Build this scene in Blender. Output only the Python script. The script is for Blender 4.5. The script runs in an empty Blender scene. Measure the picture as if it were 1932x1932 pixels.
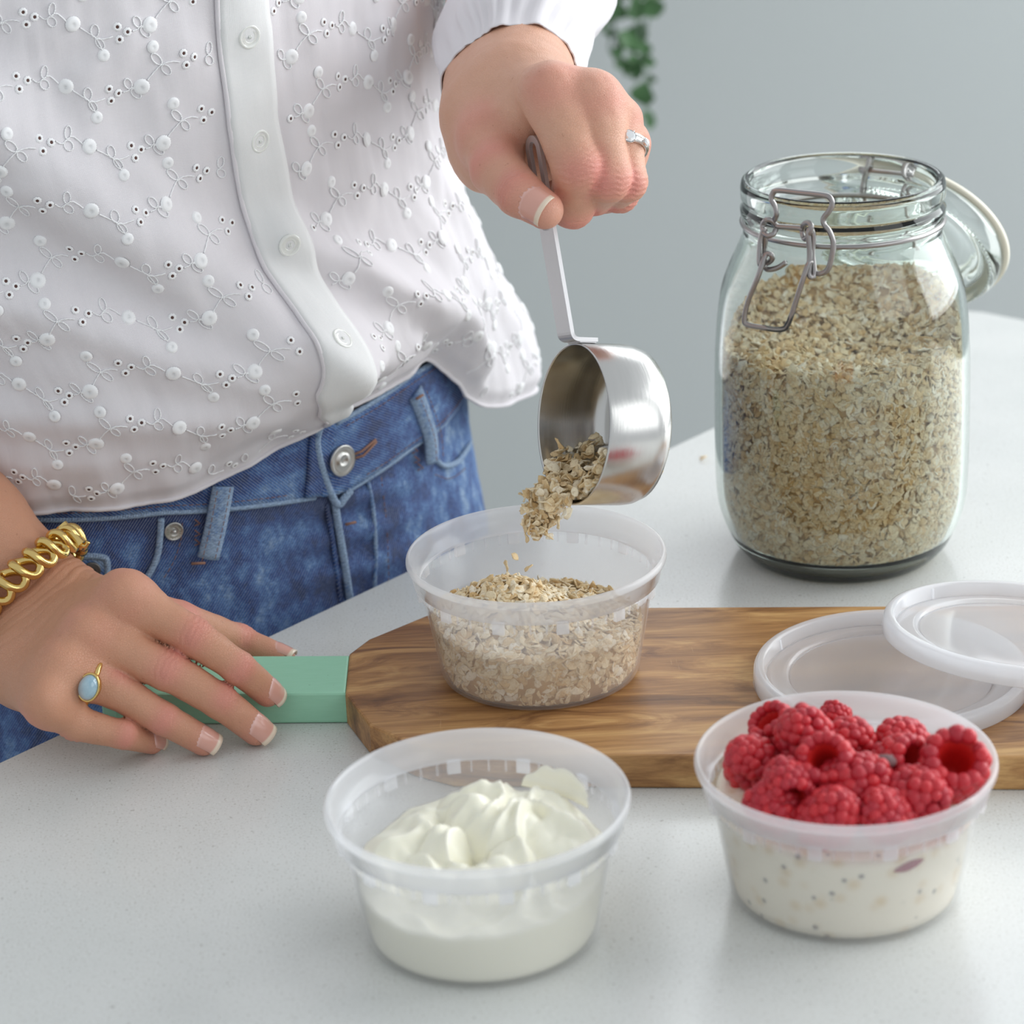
import bpy, bmesh, math, random
import numpy as np
from mathutils import Vector, Matrix, noise as mnoise

rng = np.random.default_rng(7)
random.seed(7)
scene = bpy.context.scene
col = scene.collection

# ------------------------------------------------------------------ camera
# metres; the countertop is z = 0, the floor z = -0.9
IMG = 1932.0
FOC, PITCH, ROLL, CAMH = 5021.2, 0.3777, -0.0433, 0.5310
cam_d = bpy.data.cameras.new('camera')
cam_d.sensor_width = 36.0
cam_d.lens = FOC / IMG * 36.0
cam_d.clip_start = 0.05
cam_d.clip_end = 50
cam = bpy.data.objects.new('camera', cam_d)
col.objects.link(cam)
_R0 = np.array([1.0, 0, 0])
_U0 = np.array([0, math.sin(PITCH), math.cos(PITCH)])
_F0 = np.array([0, math.cos(PITCH), -math.sin(PITCH)])
_cr, _sr = math.cos(ROLL), math.sin(ROLL)
_right = _cr * _R0 + _sr * _U0
_up = -_sr * _R0 + _cr * _U0
M = Matrix.Identity(4)
for i in range(3):
    M[i][0] = _right[i]; M[i][1] = _up[i]; M[i][2] = -_F0[i]
M[2][3] = CAMH
cam.matrix_world = M
scene.camera = cam
cam_d.dof.use_dof = True
cam_d.dof.focus_distance = 1.20
cam_d.dof.aperture_fstop = 10.0
CAMP = np.array([0, 0, CAMH])

# ------------------------------------------------------------------ light
scene.view_settings.view_transform = 'Standard'
scene.view_settings.look = 'None'
scene.view_settings.exposure = 0.12
scene.view_settings.gamma = 1.0
scene.view_settings.use_curve_mapping = False
scene.cycles.use_denoising = True
scene.cycles.max_bounces = 14
scene.cycles.transparent_max_bounces = 24
scene.cycles.sample_clamp_indirect = 6.0

world = bpy.data.worlds.new('room_daylight')
scene.world = world
world.use_nodes = True
_bg = world.node_tree.nodes['Background']
_bg.inputs[0].default_value = (0.90, 0.955, 1.0, 1)
_bg.inputs[1].default_value = 0.58

def area(name, loc, target, sx, sy, power, color):
    d = bpy.data.lights.new(name, 'AREA')
    d.shape = 'RECTANGLE'; d.size = sx; d.size_y = sy
    d.energy = power; d.color = color
    o = bpy.data.objects.new(name, d)
    o.location = loc
    v = Vector(target) - Vector(loc)
    o.rotation_euler = v.to_track_quat('-Z', 'Y').to_euler()
    col.objects.link(o)
    return o
# glazed doors to the right, slightly behind the counter
area('window_daylight', (1.75, 1.75, 0.75), (0.0, 1.15, 0.1), 1.9, 1.7, 40, (0.95, 0.98, 1.0))
# added fill light on the camera's right, lifts the sides facing the camera
area('front_fill_light', (1.7, -0.3, 1.0), (-0.1, 1.15, 0.15), 1.4, 1.4, 8, (0.96, 0.985, 1.0))
# window high on the back wall (its reflection brightens the far worktop)
area('back_window_daylight', (0.7, 2.9, 1.15), (0.1, 1.2, 0.0), 1.6, 0.8, 9, (0.93, 0.97, 1.0))

# ------------------------------------------------------------------ helpers
def ray(px, py):
    a, b = px - IMG / 2, py - IMG / 2
    u = a * _cr + b * _sr; v = -a * _sr + b * _cr
    y = -v / FOC; c, s = math.cos(PITCH), math.sin(PITCH)
    return np.array([u / FOC, c + y * s, -s + y * c])
def atz(px, py, z):
    d = ray(px, py); return CAMP + d * ((z - CAMH) / d[2])
def aty(px, py, y):
    d = ray(px, py); return CAMP + d * (y / d[1])
def nrm(v):
    v = np.asarray(v, float); return v / (np.linalg.norm(v) + 1e-12)

def make_obj(name, V, Fc, mat=None, parent=None, smooth=True, uv=None, attrs=None, mats=None, fmat=None, fixn=None):
    if fixn is None: fixn = len(V) < 60000 and not isinstance(Fc, np.ndarray)
    """link ONE mesh object; Fc list of tuples or an (n,k) array"""
    me = bpy.data.meshes.new(name)
    V = np.asarray(V, np.float32)
    if isinstance(Fc, np.ndarray):
        n, k = Fc.shape
        me.vertices.add(len(V)); me.vertices.foreach_set('co', V.ravel())
        me.loops.add(n * k); me.loops.foreach_set('vertex_index', Fc.astype(np.int32).ravel())
        me.polygons.add(n); me.polygons.foreach_set('loop_start', np.arange(0, n * k, k, dtype=np.int32))
        me.update(calc_edges=True)
    else:
        me.from_pydata([tuple(map(float, v)) for v in V], [], [tuple(map(int, f)) for f in Fc])
    if smooth:
        me.polygons.foreach_set('use_smooth', np.ones(len(me.polygons), bool))
    if uv is not None:
        L = me.uv_layers.new(name='UVMap')
        idx = np.empty(len(me.loops), np.int32); me.loops.foreach_get('vertex_index', idx)
        L.data.foreach_set('uv', np.asarray(uv, np.float32)[idx].ravel())
    for k, a in (attrs or {}).items():
        at = me.attributes.new(k, 'FLOAT', 'POINT'); at.data.foreach_set('value', np.asarray(a, np.float32))
    for m in (mats or ([mat] if mat else [])):
        me.materials.append(m)
    if fmat is not None:
        me.polygons.foreach_set('material_index', np.asarray(fmat, np.int32))
    me.validate(); me.update()
    if fixn:
        b = bmesh.new(); b.from_mesh(me); bmesh.ops.remove_doubles(b, verts=b.verts, dist=2e-7); bmesh.ops.recalc_face_normals(b, faces=b.faces); b.to_mesh(me); b.free()
    o = bpy.data.objects.new(name, me)
    col.objects.link(o)
    if parent is not None:
        o.parent = parent
    return o

def empty(name, loc=(0, 0, 0)):
    o = bpy.data.objects.new(name, None); o.location = loc
    o.empty_display_size = 0.02
    col.objects.link(o); return o
def tag(o, label=None, cat=None, group=None, kind=None):
    if label: o['label'] = label
    if cat: o['category'] = cat
    if group: o['group'] = group
    if kind: o['kind'] = kind
    return o
def adopt(o, parent):
    """parent keeping the world place (things are modelled in world coordinates)"""
    o.parent = parent
    o.matrix_parent_inverse = Matrix.Translation(-Vector(parent.location))
    return o
def part(root, name, V, Fc, mat=None, **k):
    o = make_obj(name, V, Fc, mat, **k)
    loc = Vector((0, 0, 0)); p = root
    while p is not None:
        loc += p.location; p = p.parent
    o.parent = root
    o.matrix_parent_inverse = Matrix.Identity(4)
    o.location = -loc if root.parent is None else -loc
    return o

class MB:
    def __init__(s): s.V = []; s.F = []; s.n = 0
    def add(s, V, F):
        V = np.asarray(V, float); s.V.append(V)
        s.F += [tuple(int(i) + s.n for i in f) for f in F]; s.n += len(V); return s
    def get(s): return np.concatenate(s.V), s.F
def grid_faces(nu, nv, cu=False, cv=False):
    F = []
    for i in range(nu if cu else nu - 1):
        for j in range(nv if cv else nv - 1):
            a = i * nv + j; b = ((i + 1) % nu) * nv + j
            F.append((a, b, ((i + 1) % nu) * nv + (j + 1) % nv, i * nv + (j + 1) % nv))
    return F
def lathe(prof, n=64, c=(0, 0, 0), a0=0, a1=2 * math.pi):
    prof = np.asarray(prof, float)
    full = abs(a1 - a0 - 2 * math.pi) < 1e-6
    th = np.linspace(a0, a1, n, endpoint=not full)
    V = np.stack([np.outer(np.cos(th), prof[:, 0]), np.outer(np.sin(th), prof[:, 0]), np.tile(prof[:, 1], (n, 1))], -1)
    return V.reshape(-1, 3) + np.asarray(c), grid_faces(n, len(prof), full, False)
def smooth_path(P, sub=8, closed=False):
    P = np.asarray(P, float); n = len(P); out = []
    rngi = range(n if closed else n - 1)
    for i in rngi:
        p1, p2 = P[i], P[(i + 1) % n]
        p0 = P[i - 1] if (i > 0 or closed) else 2 * p1 - p2
        p3 = P[(i + 2) % n] if (i + 2 < n or closed) else 2 * p2 - p1
        for t in np.arange(sub) / sub:
            out.append(0.5 * ((2 * p1) + (p2 - p0) * t + (2 * p0 - 5 * p1 + 4 * p2 - p3) * t * t + (3 * p1 - p0 - 3 * p2 + p3) * t ** 3))
    if not closed: out.append(P[-1])
    return np.array(out)
def tube(P, r, n=8, closed=False, caps=True):
    P = np.asarray(P, float); m = len(P)
    r = np.broadcast_to(np.asarray(r, float), (m,))
    if closed: T = np.roll(P, -1, 0) - np.roll(P, 1, 0)
    else: T = np.gradient(P, axis=0)
    T /= np.linalg.norm(T, axis=1)[:, None] + 1e-12
    u = np.cross(T[0], [0, 0, 1.0]);
    if np.linalg.norm(u) < 1e-3: u = np.cross(T[0], [1.0, 0, 0])
    u = nrm(u); U = []
    for i in range(m):
        u = nrm(u - T[i] * (u @ T[i])); U.append(u)
    U = np.array(U)
    if closed:   # spread the closing twist
        w = np.cross(T[0], U[0]); e = U[-1] - T[0] * (U[-1] @ T[0])
        ang = math.atan2(e @ w, e @ U[0])
        W = np.cross(T, U); k = -ang * np.arange(m) / m
        U = U * np.cos(k)[:, None] + W * np.sin(k)[:, None]
    W = np.cross(T, U)
    th = np.linspace(0, 2 * math.pi, n, endpoint=False)
    V = P[:, None] + r[:, None, None] * (U[:, None] * np.cos(th)[None, :, None] + W[:, None] * np.sin(th)[None, :, None])
    V = V.reshape(-1, 3); F = grid_faces(m, n, closed, True)
    if caps and not closed:
        F = list(F); F.append(tuple(range(n))[::-1]); F.append(tuple((m - 1) * n + i for i in range(n)))
    return V, F
def extrude_poly(pts, z0, z1, bev=0.0015):
    """slab from a ccw outline with a small rounded edge"""
    P = np.asarray(pts, float); n = len(P)
    nx = np.roll(P, -1, 0) - P; nx /= np.linalg.norm(nx, axis=1)[:, None]
    nn = np.stack([nx[:, 1], -nx[:, 0]], 1); pn = np.roll(nn, 1, 0)
    m = nn + pn; m /= (np.sum(m * nn, 1))[:, None]
    rings = []
    for off, z in [(bev, z0), (bev * .3, z0 + bev * .3), (0, z0 + bev), (0, z1 - bev), (bev * .3, z1 - bev * .3), (bev, z1)]:
        rings.append(np.column_stack([P - m * off, np.full(n, z)]))
    V = np.concatenate(rings); F = []
    for k in range(5):
        for i in range(n):
            j = (i + 1) % n; F.append((k * n + i, k * n + j, (k + 1) * n + j, (k + 1) * n + i))
    F.append(tuple(range(n))[::-1]); F.append(tuple(5 * n + i for i in range(n)))
    return V, F
def sphere(r, c=(0, 0, 0), nu=12, nv=8, s=(1, 1, 1)):
    V = []; 
    for i in range(nv + 1):
        a = math.pi * i / nv
        for j in range(nu):
            b = 2 * math.pi * j / nu
            V.append((r * s[0] * math.sin(a) * math.cos(b) + c[0], r * s[1] * math.sin(a) * math.sin(b) + c[1], r * s[2] * math.cos(a) + c[2]))
    return np.array(V), grid_faces(nv + 1, nu, False, True)
def xf(V, M3, c=(0, 0, 0)):
    return np.asarray(V) @ np.asarray(M3).T + np.asarray(c)
def frame(z, x=None):
    """3x3 with columns x,y,z"""
    z = nrm(z)
    if x is None: x = [1, 0, 0] if abs(z[0]) < .9 else [0, 1, 0]
    x = np.asarray(x, float); x = nrm(x - z * (x @ z)); y = np.cross(z, x)
    return np.column_stack([x, y, z])

# ------------------------------------------------------------------ materials
def srgb(r, g, b):
    f = lambda c: (c / 255 / 12.92) if c / 255 <= .04045 else ((c / 255 + .055) / 1.055) ** 2.4
    return (f(r), f(g), f(b), 1)
class NT:
    def __init__(s, name):
        s.m = bpy.data.materials.new(name); s.m.use_nodes = True
        s.t = s.m.node_tree; s.N = s.t.nodes; s.L = s.t.links
        s.N.clear(); s.out = s.N.new('ShaderNodeOutputMaterial')
    def n(s, typ, **kw):
        o = s.N.new('ShaderNode' + typ)
        for k, v in kw.items():
            if k.startswith('i_'):
                key = k[2:].replace('_', ' ')
                inp = o.inputs[int(key)] if key.isdigit() else o.inputs[key]
                s.set(inp, v)
            else: setattr(o, k, v)
        return o
    def set(s, inp, v):
        if hasattr(v, 'is_output') or isinstance(v, bpy.types.NodeSocket): s.L.new(v, inp)
        else: inp.default_value = v
    def pr(s, **kw):
        p = s.N.new('ShaderNodeBsdfPrincipled')
        for k, v in kw.items(): s.set(p.inputs[k.replace('_', ' ')], v)
        return p
    def end(s, sh): s.L.new(sh, s.out.inputs[0]); return s.m
    def coord(s, k='Object'): return s.n('TexCoord').outputs[k]
    def mapping(s, vec, scale=(1, 1, 1), rot=(0, 0, 0), loc=(0, 0, 0)):
        return s.n('Mapping', i_0=vec, i_Scale=scale, i_Rotation=rot, i_Location=loc).outputs[0]
    def noise(s, vec, scale, detail=3, rough=.5, dist=0):
        return s.n('TexNoise', i_Vector=vec, i_Scale=scale, i_Detail=detail, i_Roughness=rough, i_Distortion=dist).outputs[0]
    def ramp(s, fac, stops, interp='LINEAR'):
        r = s.n('ValToRGB', i_0=fac); cr = r.color_ramp; cr.interpolation = interp
        while len(cr.elements) < len(stops): cr.elements.new(.5)
        for e, (p, c) in zip(cr.elements, stops):
            e.position = p; e.color = c if len(c) == 4 else (*c, 1)
        return r.outputs[0]
    def mix(s, fac, a, b, mode='MIX'):
        x = s.n('Mix', data_type='RGBA', blend_type=mode)
        s.set(x.inputs[0], fac); s.set(x.inputs[6], a); s.set(x.inputs[7], b); return x.outputs[2]
    def math(s, op, a, b=0, c=None):
        x = s.n('Math', operation=op); s.set(x.inputs[0], a); s.set(x.inputs[1], b)
        if c is not None: s.set(x.inputs[2], c)
        return x.outputs[0]
    def bump(s, h, strength=.3, dist=.001):
        return s.n('Bump', i_Height=h, i_Strength=strength, i_Distance=dist).outputs[0]
    def attr(s, name): return s.n('Attribute', attribute_name=name).outputs['Fac']
    def mixsh(s, fac, a, b):
        x = s.n('MixShader'); s.set(x.inputs[0], fac); s.L.new(a, x.inputs[1]); s.L.new(b, x.inputs[2]); return x.outputs[0]

def simple(name, rgb, rough=.5, metal=0, **kw):
    t = NT(name); p = t.pr(Base_Color=rgb, Roughness=rough, Metallic=metal, **kw); return t.end(p.outputs[0])
def m_plaster(name, rgb):
    t = NT(name); v = t.coord(); n = t.noise(v, 40, 4)
    p = t.pr(Base_Color=rgb, Roughness=.75, Normal=t.bump(n, .08, .002)); return t.end(p.outputs[0])
def m_quartz():
    t = NT('white_quartz'); v = t.coord()
    a = t.noise(v, 900, 2, .6); b = t.noise(v, 380, 2, .6); c = t.noise(v, 14, 3)
    base = t.mix(t.ramp(c, [(.35, (0, 0, 0)), (.7, (1, 1, 1))]), srgb(212, 214, 211), srgb(220, 221, 218))
    s1 = t.ramp(a, [(.33, (1, 1, 1)), (.40, (0, 0, 0))])
    s2 = t.ramp(b, [(.27, (1, 1, 1)), (.32, (0, 0, 0))])
    s3 = t.ramp(a, [(.62, (0, 0, 0)), (.70, (1, 1, 1))])
    cc = t.mix(t.math('MULTIPLY', s1, .62), base, srgb(170, 166, 158))
    cc = t.mix(t.math('MULTIPLY', s2, .6), cc, srgb(140, 136, 130))
    cc = t.mix(t.math('MULTIPLY', s3, .4), cc, srgb(248, 249, 249))
    p = t.pr(Base_Color=cc, Roughness=.22); return t.end(p.outputs[0])
def m_wood():
    t = NT('acacia_wood'); v = t.coord()
    st = t.mapping(v, (1.0, 14, 14))
    warp = t.noise(t.mapping(v, (3, 10, 10)), 2.0, 2)
    vv = t.n('VectorMath', operation='ADD'); t.L.new(st, vv.inputs[0])
    sc = t.n('VectorMath', operation='SCALE', i_0=t.n('CombineXYZ', i_0=warp, i_1=warp, i_2=warp).outputs[0]); sc.inputs['Scale'].default_value = 1.1
    t.L.new(sc.outputs[0], vv.inputs[1])
    n1 = t.noise(vv.outputs[0], 4.0, 6, .62, .6)
    c1 = t.ramp(n1, [(.27, srgb(88, 58, 34)), (.41, srgb(136, 94, 56)), (.54, srgb(176, 130, 80)), (.70, srgb(214, 172, 114))])
    strip = t.n('SeparateXYZ', i_0=v)
    # lighter sapwood towards the front edge
    sap = t.ramp(t.math('ADD', t.math('MULTIPLY', strip.outputs[1], 1), t.math('MULTIPLY', warp, .05)), [(-.0, (1, 1, 1)), (.035, (1, 1, 1)), (.055, (0, 0, 0))])
    c1 = t.mix(t.math('MULTIPLY', sap, .6), c1, srgb(214, 176, 118))
    fine = t.noise(t.mapping(v, (6, 150, 150)), 6, 4, .7)
    f = t.ramp(fine, [(.35, (.62, .55, .5)), (.55, (1, 1, 1))])
    c2 = t.mix(.55, c1, f, 'MULTIPLY')
    scr = t.noise(t.mapping(v, (160, 10, 10), (0, 0, .7)), 4, 2)
    c2 = t.mix(t.math('MULTIPLY', t.ramp(scr, [(.74, (0, 0, 0)), (.78, (1, 1, 1))]), .35), c2, srgb(200, 165, 120))
    p = t.pr(Base_Color=c2, Roughness=.42, Normal=t.bump(fine, .25, .0006)); return t.end(p.outputs[0])
def front_fresnel(t, ior):
    fr = t.n('Fresnel', i_IOR=ior); bf = t.n('NewGeometry').outputs['Backfacing']
    return t.math('MULTIPLY', fr.outputs[0], t.math('SUBTRACT', 1.0, bf))
def m_tub(name, fac, rough=.22):
    t = NT(name)
    d = t.n('BsdfDiffuse', i_Color=(.95, .955, .97, 1)); tr = t.n('BsdfTranslucent', i_Color=(.95, .955, .97, 1))
    body = t.mixsh(.55, d.outputs[0], tr.outputs[0])
    tp = t.n('BsdfTransparent', i_Color=(.985, .985, .99, 1))
    a = t.mixsh(fac, tp.outputs[0], body)
    g = t.n('BsdfGlossy', i_Roughness=rough, i_Color=(1, 1, 1, 1))
    return t.end(t.mixsh(t.math('MULTIPLY', front_fresnel(t, 1.42), .75), a, g.outputs[0]))
def m_oat(name='rolled_oat'):
    t = NT(name); v = t.coord(); a = t.attr('tone')
    c = t.ramp(a, [(0, srgb(214, 178, 122)), (.3, srgb(236, 208, 160)), (.65, srgb(247, 230, 194)), (1, srgb(253, 246, 228))])
    n = t.noise(v, 900, 3, .6)
    c = t.mix(t.math('MULTIPLY', t.ramp(n, [(.5, (0, 0, 0)), (.68, (1, 1, 1))]), .45), c, srgb(180, 140, 90))
    p = t.pr(Base_Color=c, Roughness=.75, Normal=t.bump(n, .5, .0006)); return t.end(p.outputs[0])
def m_steel(name, rough=.28, aniso=.7, tint=(.62, .61, .60, 1)):
    t = NT(name); v = t.coord()
    n = t.noise(t.mapping(v, (700, 700, 20)), 1, 3)
    p = t.pr(Base_Color=tint, Metallic=1.0, Roughness=t.math('ADD', t.math('MULTIPLY', n, .14), rough - .07), Anisotropic=aniso)
    return t.end(p.outputs[0])
def m_glass(name='clear_glass', tint=(.976, .997, .984, 1)):
    t = NT(name); g = t.n('BsdfGlass', i_IOR=1.48, i_Roughness=0.0, i_Color=tint); return t.end(g.outputs[0])
def m_thin_glass(name='thin_glass', tint=(.985, .995, .988, 1)):
    t = NT(name)
    tp = t.n('BsdfTransparent', i_Color=tint); g = t.n('BsdfGlossy', i_Roughness=.02)
    return t.end(t.mixsh(front_fresnel(t, 1.5), tp.outputs[0], g.outputs[0]))
def m_skin():
    t = NT('skin'); v = t.coord()
    red = t.attr('flush'); n = t.noise(v, 160, 4, .6); n2 = t.noise(v, 28, 3)
    base = t.mix(t.ramp(n2, [(.3, (0, 0, 0)), (.7, (1, 1, 1))]), srgb(222, 170, 143), srgb(230, 184, 160))
    tan = t.mix(t.attr('tan'), base, srgb(200, 141, 108))
    c = t.mix(t.math('MULTIPLY', red, .85), tan, srgb(224, 142, 130))
    sp = t.noise(v, 420, 2, .5)
    c = t.mix(t.math('MULTIPLY', t.ramp(sp, [(.70, (0, 0, 0)), (.76, (1, 1, 1))]), .35), c, srgb(165, 105, 80))
    fine = t.n('TexVoronoi', feature='DISTANCE_TO_EDGE', i_Scale=900, i_Vector=v).outputs[0]
    h = t.math('ADD', t.math('MULTIPLY', n, .6), t.math('MULTIPLY', t.ramp(fine, [(0, (0, 0, 0)), (.12, (1, 1, 1))]), .25))
    p = t.pr(Base_Color=c, Roughness=.46, Normal=t.bump(h, .55, .0008), Subsurface_Weight=.12, Subsurface_Radius=(1, .35, .2), Subsurface_Scale=.004)
    return t.end(p.outputs[0])
def m_cotton(name='white_cotton', rgb=(.83, .80, .825, 1), trans=.07, transcol=(.93, .86, .84, 1)):
    t = NT(name); u = t.coord('UV')
    w1 = t.n('TexWave', i_Vector=u, i_Scale=700, wave_type='BANDS', bands_direction='X').outputs[0]
    w2 = t.n('TexWave', i_Vector=u, i_Scale=700, wave_type='BANDS', bands_direction='Y').outputs[0]
    n = t.noise(t.mapping(u, (60, 14, 1)), 3, 4, .6)
    h = t.math('ADD', t.math('ADD', t.math('MULTIPLY', w1, .12), t.math('MULTIPLY', w2, .12)), t.math('MULTIPLY', n, .9))
    nb = t.bump(h, .28, .0012)
    d = t.n('BsdfDiffuse', i_Color=rgb, i_Normal=nb); tr = t.n('BsdfTranslucent', i_Color=transcol, i_Normal=nb)
    return t.end(t.mixsh(trans, d.outputs[0], tr.outputs[0]))
def m_denim(name='denim', shade=0.0):
    t = NT(name); u = t.coord('UV')
    tw = t.n('TexWave', i_Vector=t.mapping(u, rot=(0, 0, math.radians(38))), i_Scale=250, i_Distortion=.8, i_Detail=2, wave_type='BANDS', bands_direction='X')
    tw.inputs['Detail Scale'].default_value = 3
    fade = t.noise(t.mapping(u, (52, 40, 1), (0, 0, .5)), 1, 10, .74, .12)
    grain = t.noise(t.mapping(u, (420, 1500, 1), (0, 0, -.65)), 1, 3, .75)
    wear = t.attr('wear')
    f = t.math('ADD', t.math('ADD', t.math('SUBTRACT', t.math('MULTIPLY', fade, 2.1), .66), wear), shade)
    base = t.ramp(f, [(.18, srgb(14, 38, 98)), (.36, srgb(34, 76, 150)), (.54, srgb(86, 134, 196)), (.76, srgb(166, 194, 224))])
    c = t.mix(t.math('MULTIPLY', t.math('POWER', tw.outputs[0], 2.0), .46), base, srgb(196, 208, 220))
    g = t.ramp(grain, [(.36, (0, 0, 0)), (.64, (1, 1, 1))])
    c = t.mix(t.math('MULTIPLY', t.math('SUBTRACT', 1, g), .58), c, srgb(24, 44, 90))
    p = t.pr(Base_Color=c, Roughness=.9, Normal=t.bump(t.math('ADD', tw.outputs[0], grain), .45, .0007))
    return t.end(p.outputs[0])
# ------------------------------------------------------------------ room
ZF = -0.9
M_wall = m_plaster('grey_wall_paint', srgb(186, 192, 192))
M_floor = m_plaster('pale_floor', srgb(190, 186, 180))
def boxv(x0, x1, y0, y1, z0, z1):
    V = [(x, y, z) for x in (x0, x1) for y in (y0, y1) for z in (z0, z1)]
    F = [(0, 1, 3, 2), (4, 6, 7, 5), (0, 4, 5, 1), (2, 3, 7, 6), (0, 2, 6, 4), (1, 5, 7, 3)]
    return np.array(V, float), F
V, F = boxv(-3, 3, -1.2, 3.3, ZF - .05, ZF); tag(make_obj('floor', V, F, M_floor, smooth=False), kind='structure')
V, F = boxv(-3, 3, 2.75, 2.85, ZF, .55); tag(make_obj('wall_back', V, F, M_wall, smooth=False), kind='structure')

# ------------------------------------------------------------------ island
E0 = np.array([-.2325, 1.064]); ED = nrm([.6658, .7462]); EN = np.array([ED[1], -ED[0]])
far = np.array([.3215, 1.648]); far = E0 + ED * ((far - E0) @ ED)
def isl(s, t): return far + ED * s + EN * t
island = tag(empty('kitchen_island', (*isl(-.8, .5), ZF)), 'white quartz topped kitchen island the food is prepared on', 'island')
M_quartz = m_quartz()
out = [isl(-1.75, 0), isl(-1.75, 1.0), isl(0, 1.0), isl(0, .012), isl(-.0035, .0035), isl(-.012, 0)][::-1]
def ccw(p):
    p = np.array(p); a = np.sum(p[:, 0] * np.roll(p[:, 1], -1) - np.roll(p[:, 0], -1) * p[:, 1]); return p if a > 0 else p[::-1]
V, F = extrude_poly(ccw(out), -.03, 0, .0012); wt = part(island, 'worktop', V, F, M_quartz, smooth=False)
M_panel = simple('white_cabinet_paint', srgb(226, 228, 228), .5)
V, F = extrude_poly(ccw([isl(-1.7, .30), isl(-1.7, .97), isl(-.04, .97), isl(-.04, .30)]), ZF + .08, -.03, .001)
part(island, 'cabinet', V, F, M_panel, smooth=False)
V, F = extrude_poly(ccw([isl(-1.66, .34), isl(-1.66, .93), isl(-.08, .93), isl(-.08, .34)]), ZF, ZF + .08, .001)
part(island, 'plinth', V, F, M_panel, smooth=False)

# ------------------------------------------------------------------ cutting board
TB = .016
board = tag(empty('cutting_board', (.08, 1.09, 0)), 'long acacia wood paddle board with a mint green painted handle', 'cutting board')
board.rotation_euler = (0, 0, 0)
def bl(x): return 1.0119 - .1047 * (x - .0482)      # front edge
def bk(x): return 1.1671 - .0937 * (x - .065)       # back edge
o2 = [(-.0786, 1.0855), (-.0665, 1.0525), (-.047, 1.0315), (-.030, bl(-.03)), (.42, bl(.42)), (.42, bk(.42)), (-.012, bk(-.012)), (-.043, 1.1692), (-.0700, 1.1442), (-.0786, 1.1285)]
V, F = extrude_poly(o2, .0002, TB, .0012)
bm_ = part(board, 'blade', V, F, m_wood(), smooth=False)
h2 = [(-.0784, 1.0872), (-.0784, 1.1278), (-.178, 1.1370), (-.187, 1.1310), (-.1905, 1.122), (-.192, 1.106), (-.190, 1.0990), (-.184, 1.0955)][::-1]
V, F = extrude_poly(ccw(h2), .0002, .0156, .0012)
t_ = NT('mint_green_paint'); v_ = t_.coord(); n_ = t_.noise(t_.mapping(v_, (30, 300, 300)), 3, 4)
chip = t_.ramp(t_.noise(v_, 420, 2), [(.76, (0, 0, 0)), (.79, (1, 1, 1))])
c_ = t_.mix(t_.math('MULTIPLY', chip, .6), t_.mix(n_, srgb(150, 207, 175), srgb(164, 217, 188)), srgb(70, 90, 70))
M_mint = t_.end(t_.pr(Base_Color=c_, Roughness=.5, Normal=t_.bump(n_, .12, .0006)).outputs[0])
part(board, 'handle', V, F, M_mint, smooth=False)['label'] = 'mint green painted handle'

# ------------------------------------------------------------------ deli tubs
M_tub = m_tub('frosted_polypropylene', .21); M_rim = m_tub('frosted_polypropylene_rim', .46, .16)
def make_tub(c, label):
    c = np.array(c, float)
    t = tag(empty('deli_tub', c), label, 'tub', 'clear plastic deli tubs')
    w = .0009
    # lower wall: outside up, inside down
    pr = [(0, .0009), (.040, .0006), (.0432, .0004), (.0446, .0014), (.0453, .0035), (.0517, .0405), (.0529, .0412), (.0536, .0466)]
    pi = [(.0525, .0466), (.0519, .0416), (.0507, .0405), (.0443, .0042), (.0435, .0022), (.042, .0018), (0, .0018)]
    V, F = lathe(pr + pi, 96, c); part(t, 'tub_wall', V, F, M_tub)
    rr = [(.0536, .0466), (.0556, .0469), (.0569, .0545), (.0583, .0549), (.0586, .0558), (.0585, .0572), (.0580, .0582), (.0573, .0585), (.0566, .0581), (.0561, .0570), (.0556, .054), (.0541, .0472), (.0525, .0466)]
    V, F = lathe(rr, 96, c); part(t, 'rim', V, F, M_rim)
    for k in range(12):
        a = 2 * math.pi * (k + .35) / 12
        d = .0026 / .053
        q = []
        for r, z in ((.0527, .0412), (.0545, .0412), (.0547, .0468), (.0531, .0468)):
            for s in (-d, d): q.append((c[0] + r * math.cos(a + s), c[1] + r * math.sin(a + s), c[2] + z))
        Fq = [(0, 1, 3, 2), (2, 3, 5, 4), (4, 5, 7, 6), (6, 7, 1, 0), (0, 2, 4, 6), (1, 7, 5, 3)]
        part(t, 'rib', q, Fq, M_rim, smooth=False)
    mb = MB()      # fine moulded lines between the ribs
    for k in range(48):
        if k % 4 == 1: continue
        a = 2 * math.pi * (k + .4) / 48; d = .0004 / .053; q = []
        for r, z in ((.0527, .0414), (.0533, .0414), (.0538, .0466), (.0532, .0466)):
            for s in (-d, d): q.append((c[0] + r * math.cos(a + s), c[1] + r * math.sin(a + s), c[2] + z))
        mb.add(q, [(0, 1, 3, 2), (2, 3, 5, 4), (4, 5, 7, 6), (6, 7, 1, 0), (0, 2, 4, 6), (1, 7, 5, 3)])
    V, F = mb.get(); part(t, 'moulded_line', V, F, M_tub, smooth=False)['kind'] = 'stuff'
    return t
OATC = np.array([.0099, 1.1018, TB]); YOGC = np.array([-.0179, .9011, 0]); RASC = np.array([.1249, .9211, 0])
make_tub(OATC, 'frosted plastic tub on the board being filled with rolled oats')
make_tub(YOGC, 'frosted plastic tub of plain white yogurt at the front of the worktop')
make_tub(RASC, 'frosted plastic tub of oat mix topped with raspberries')

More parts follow.
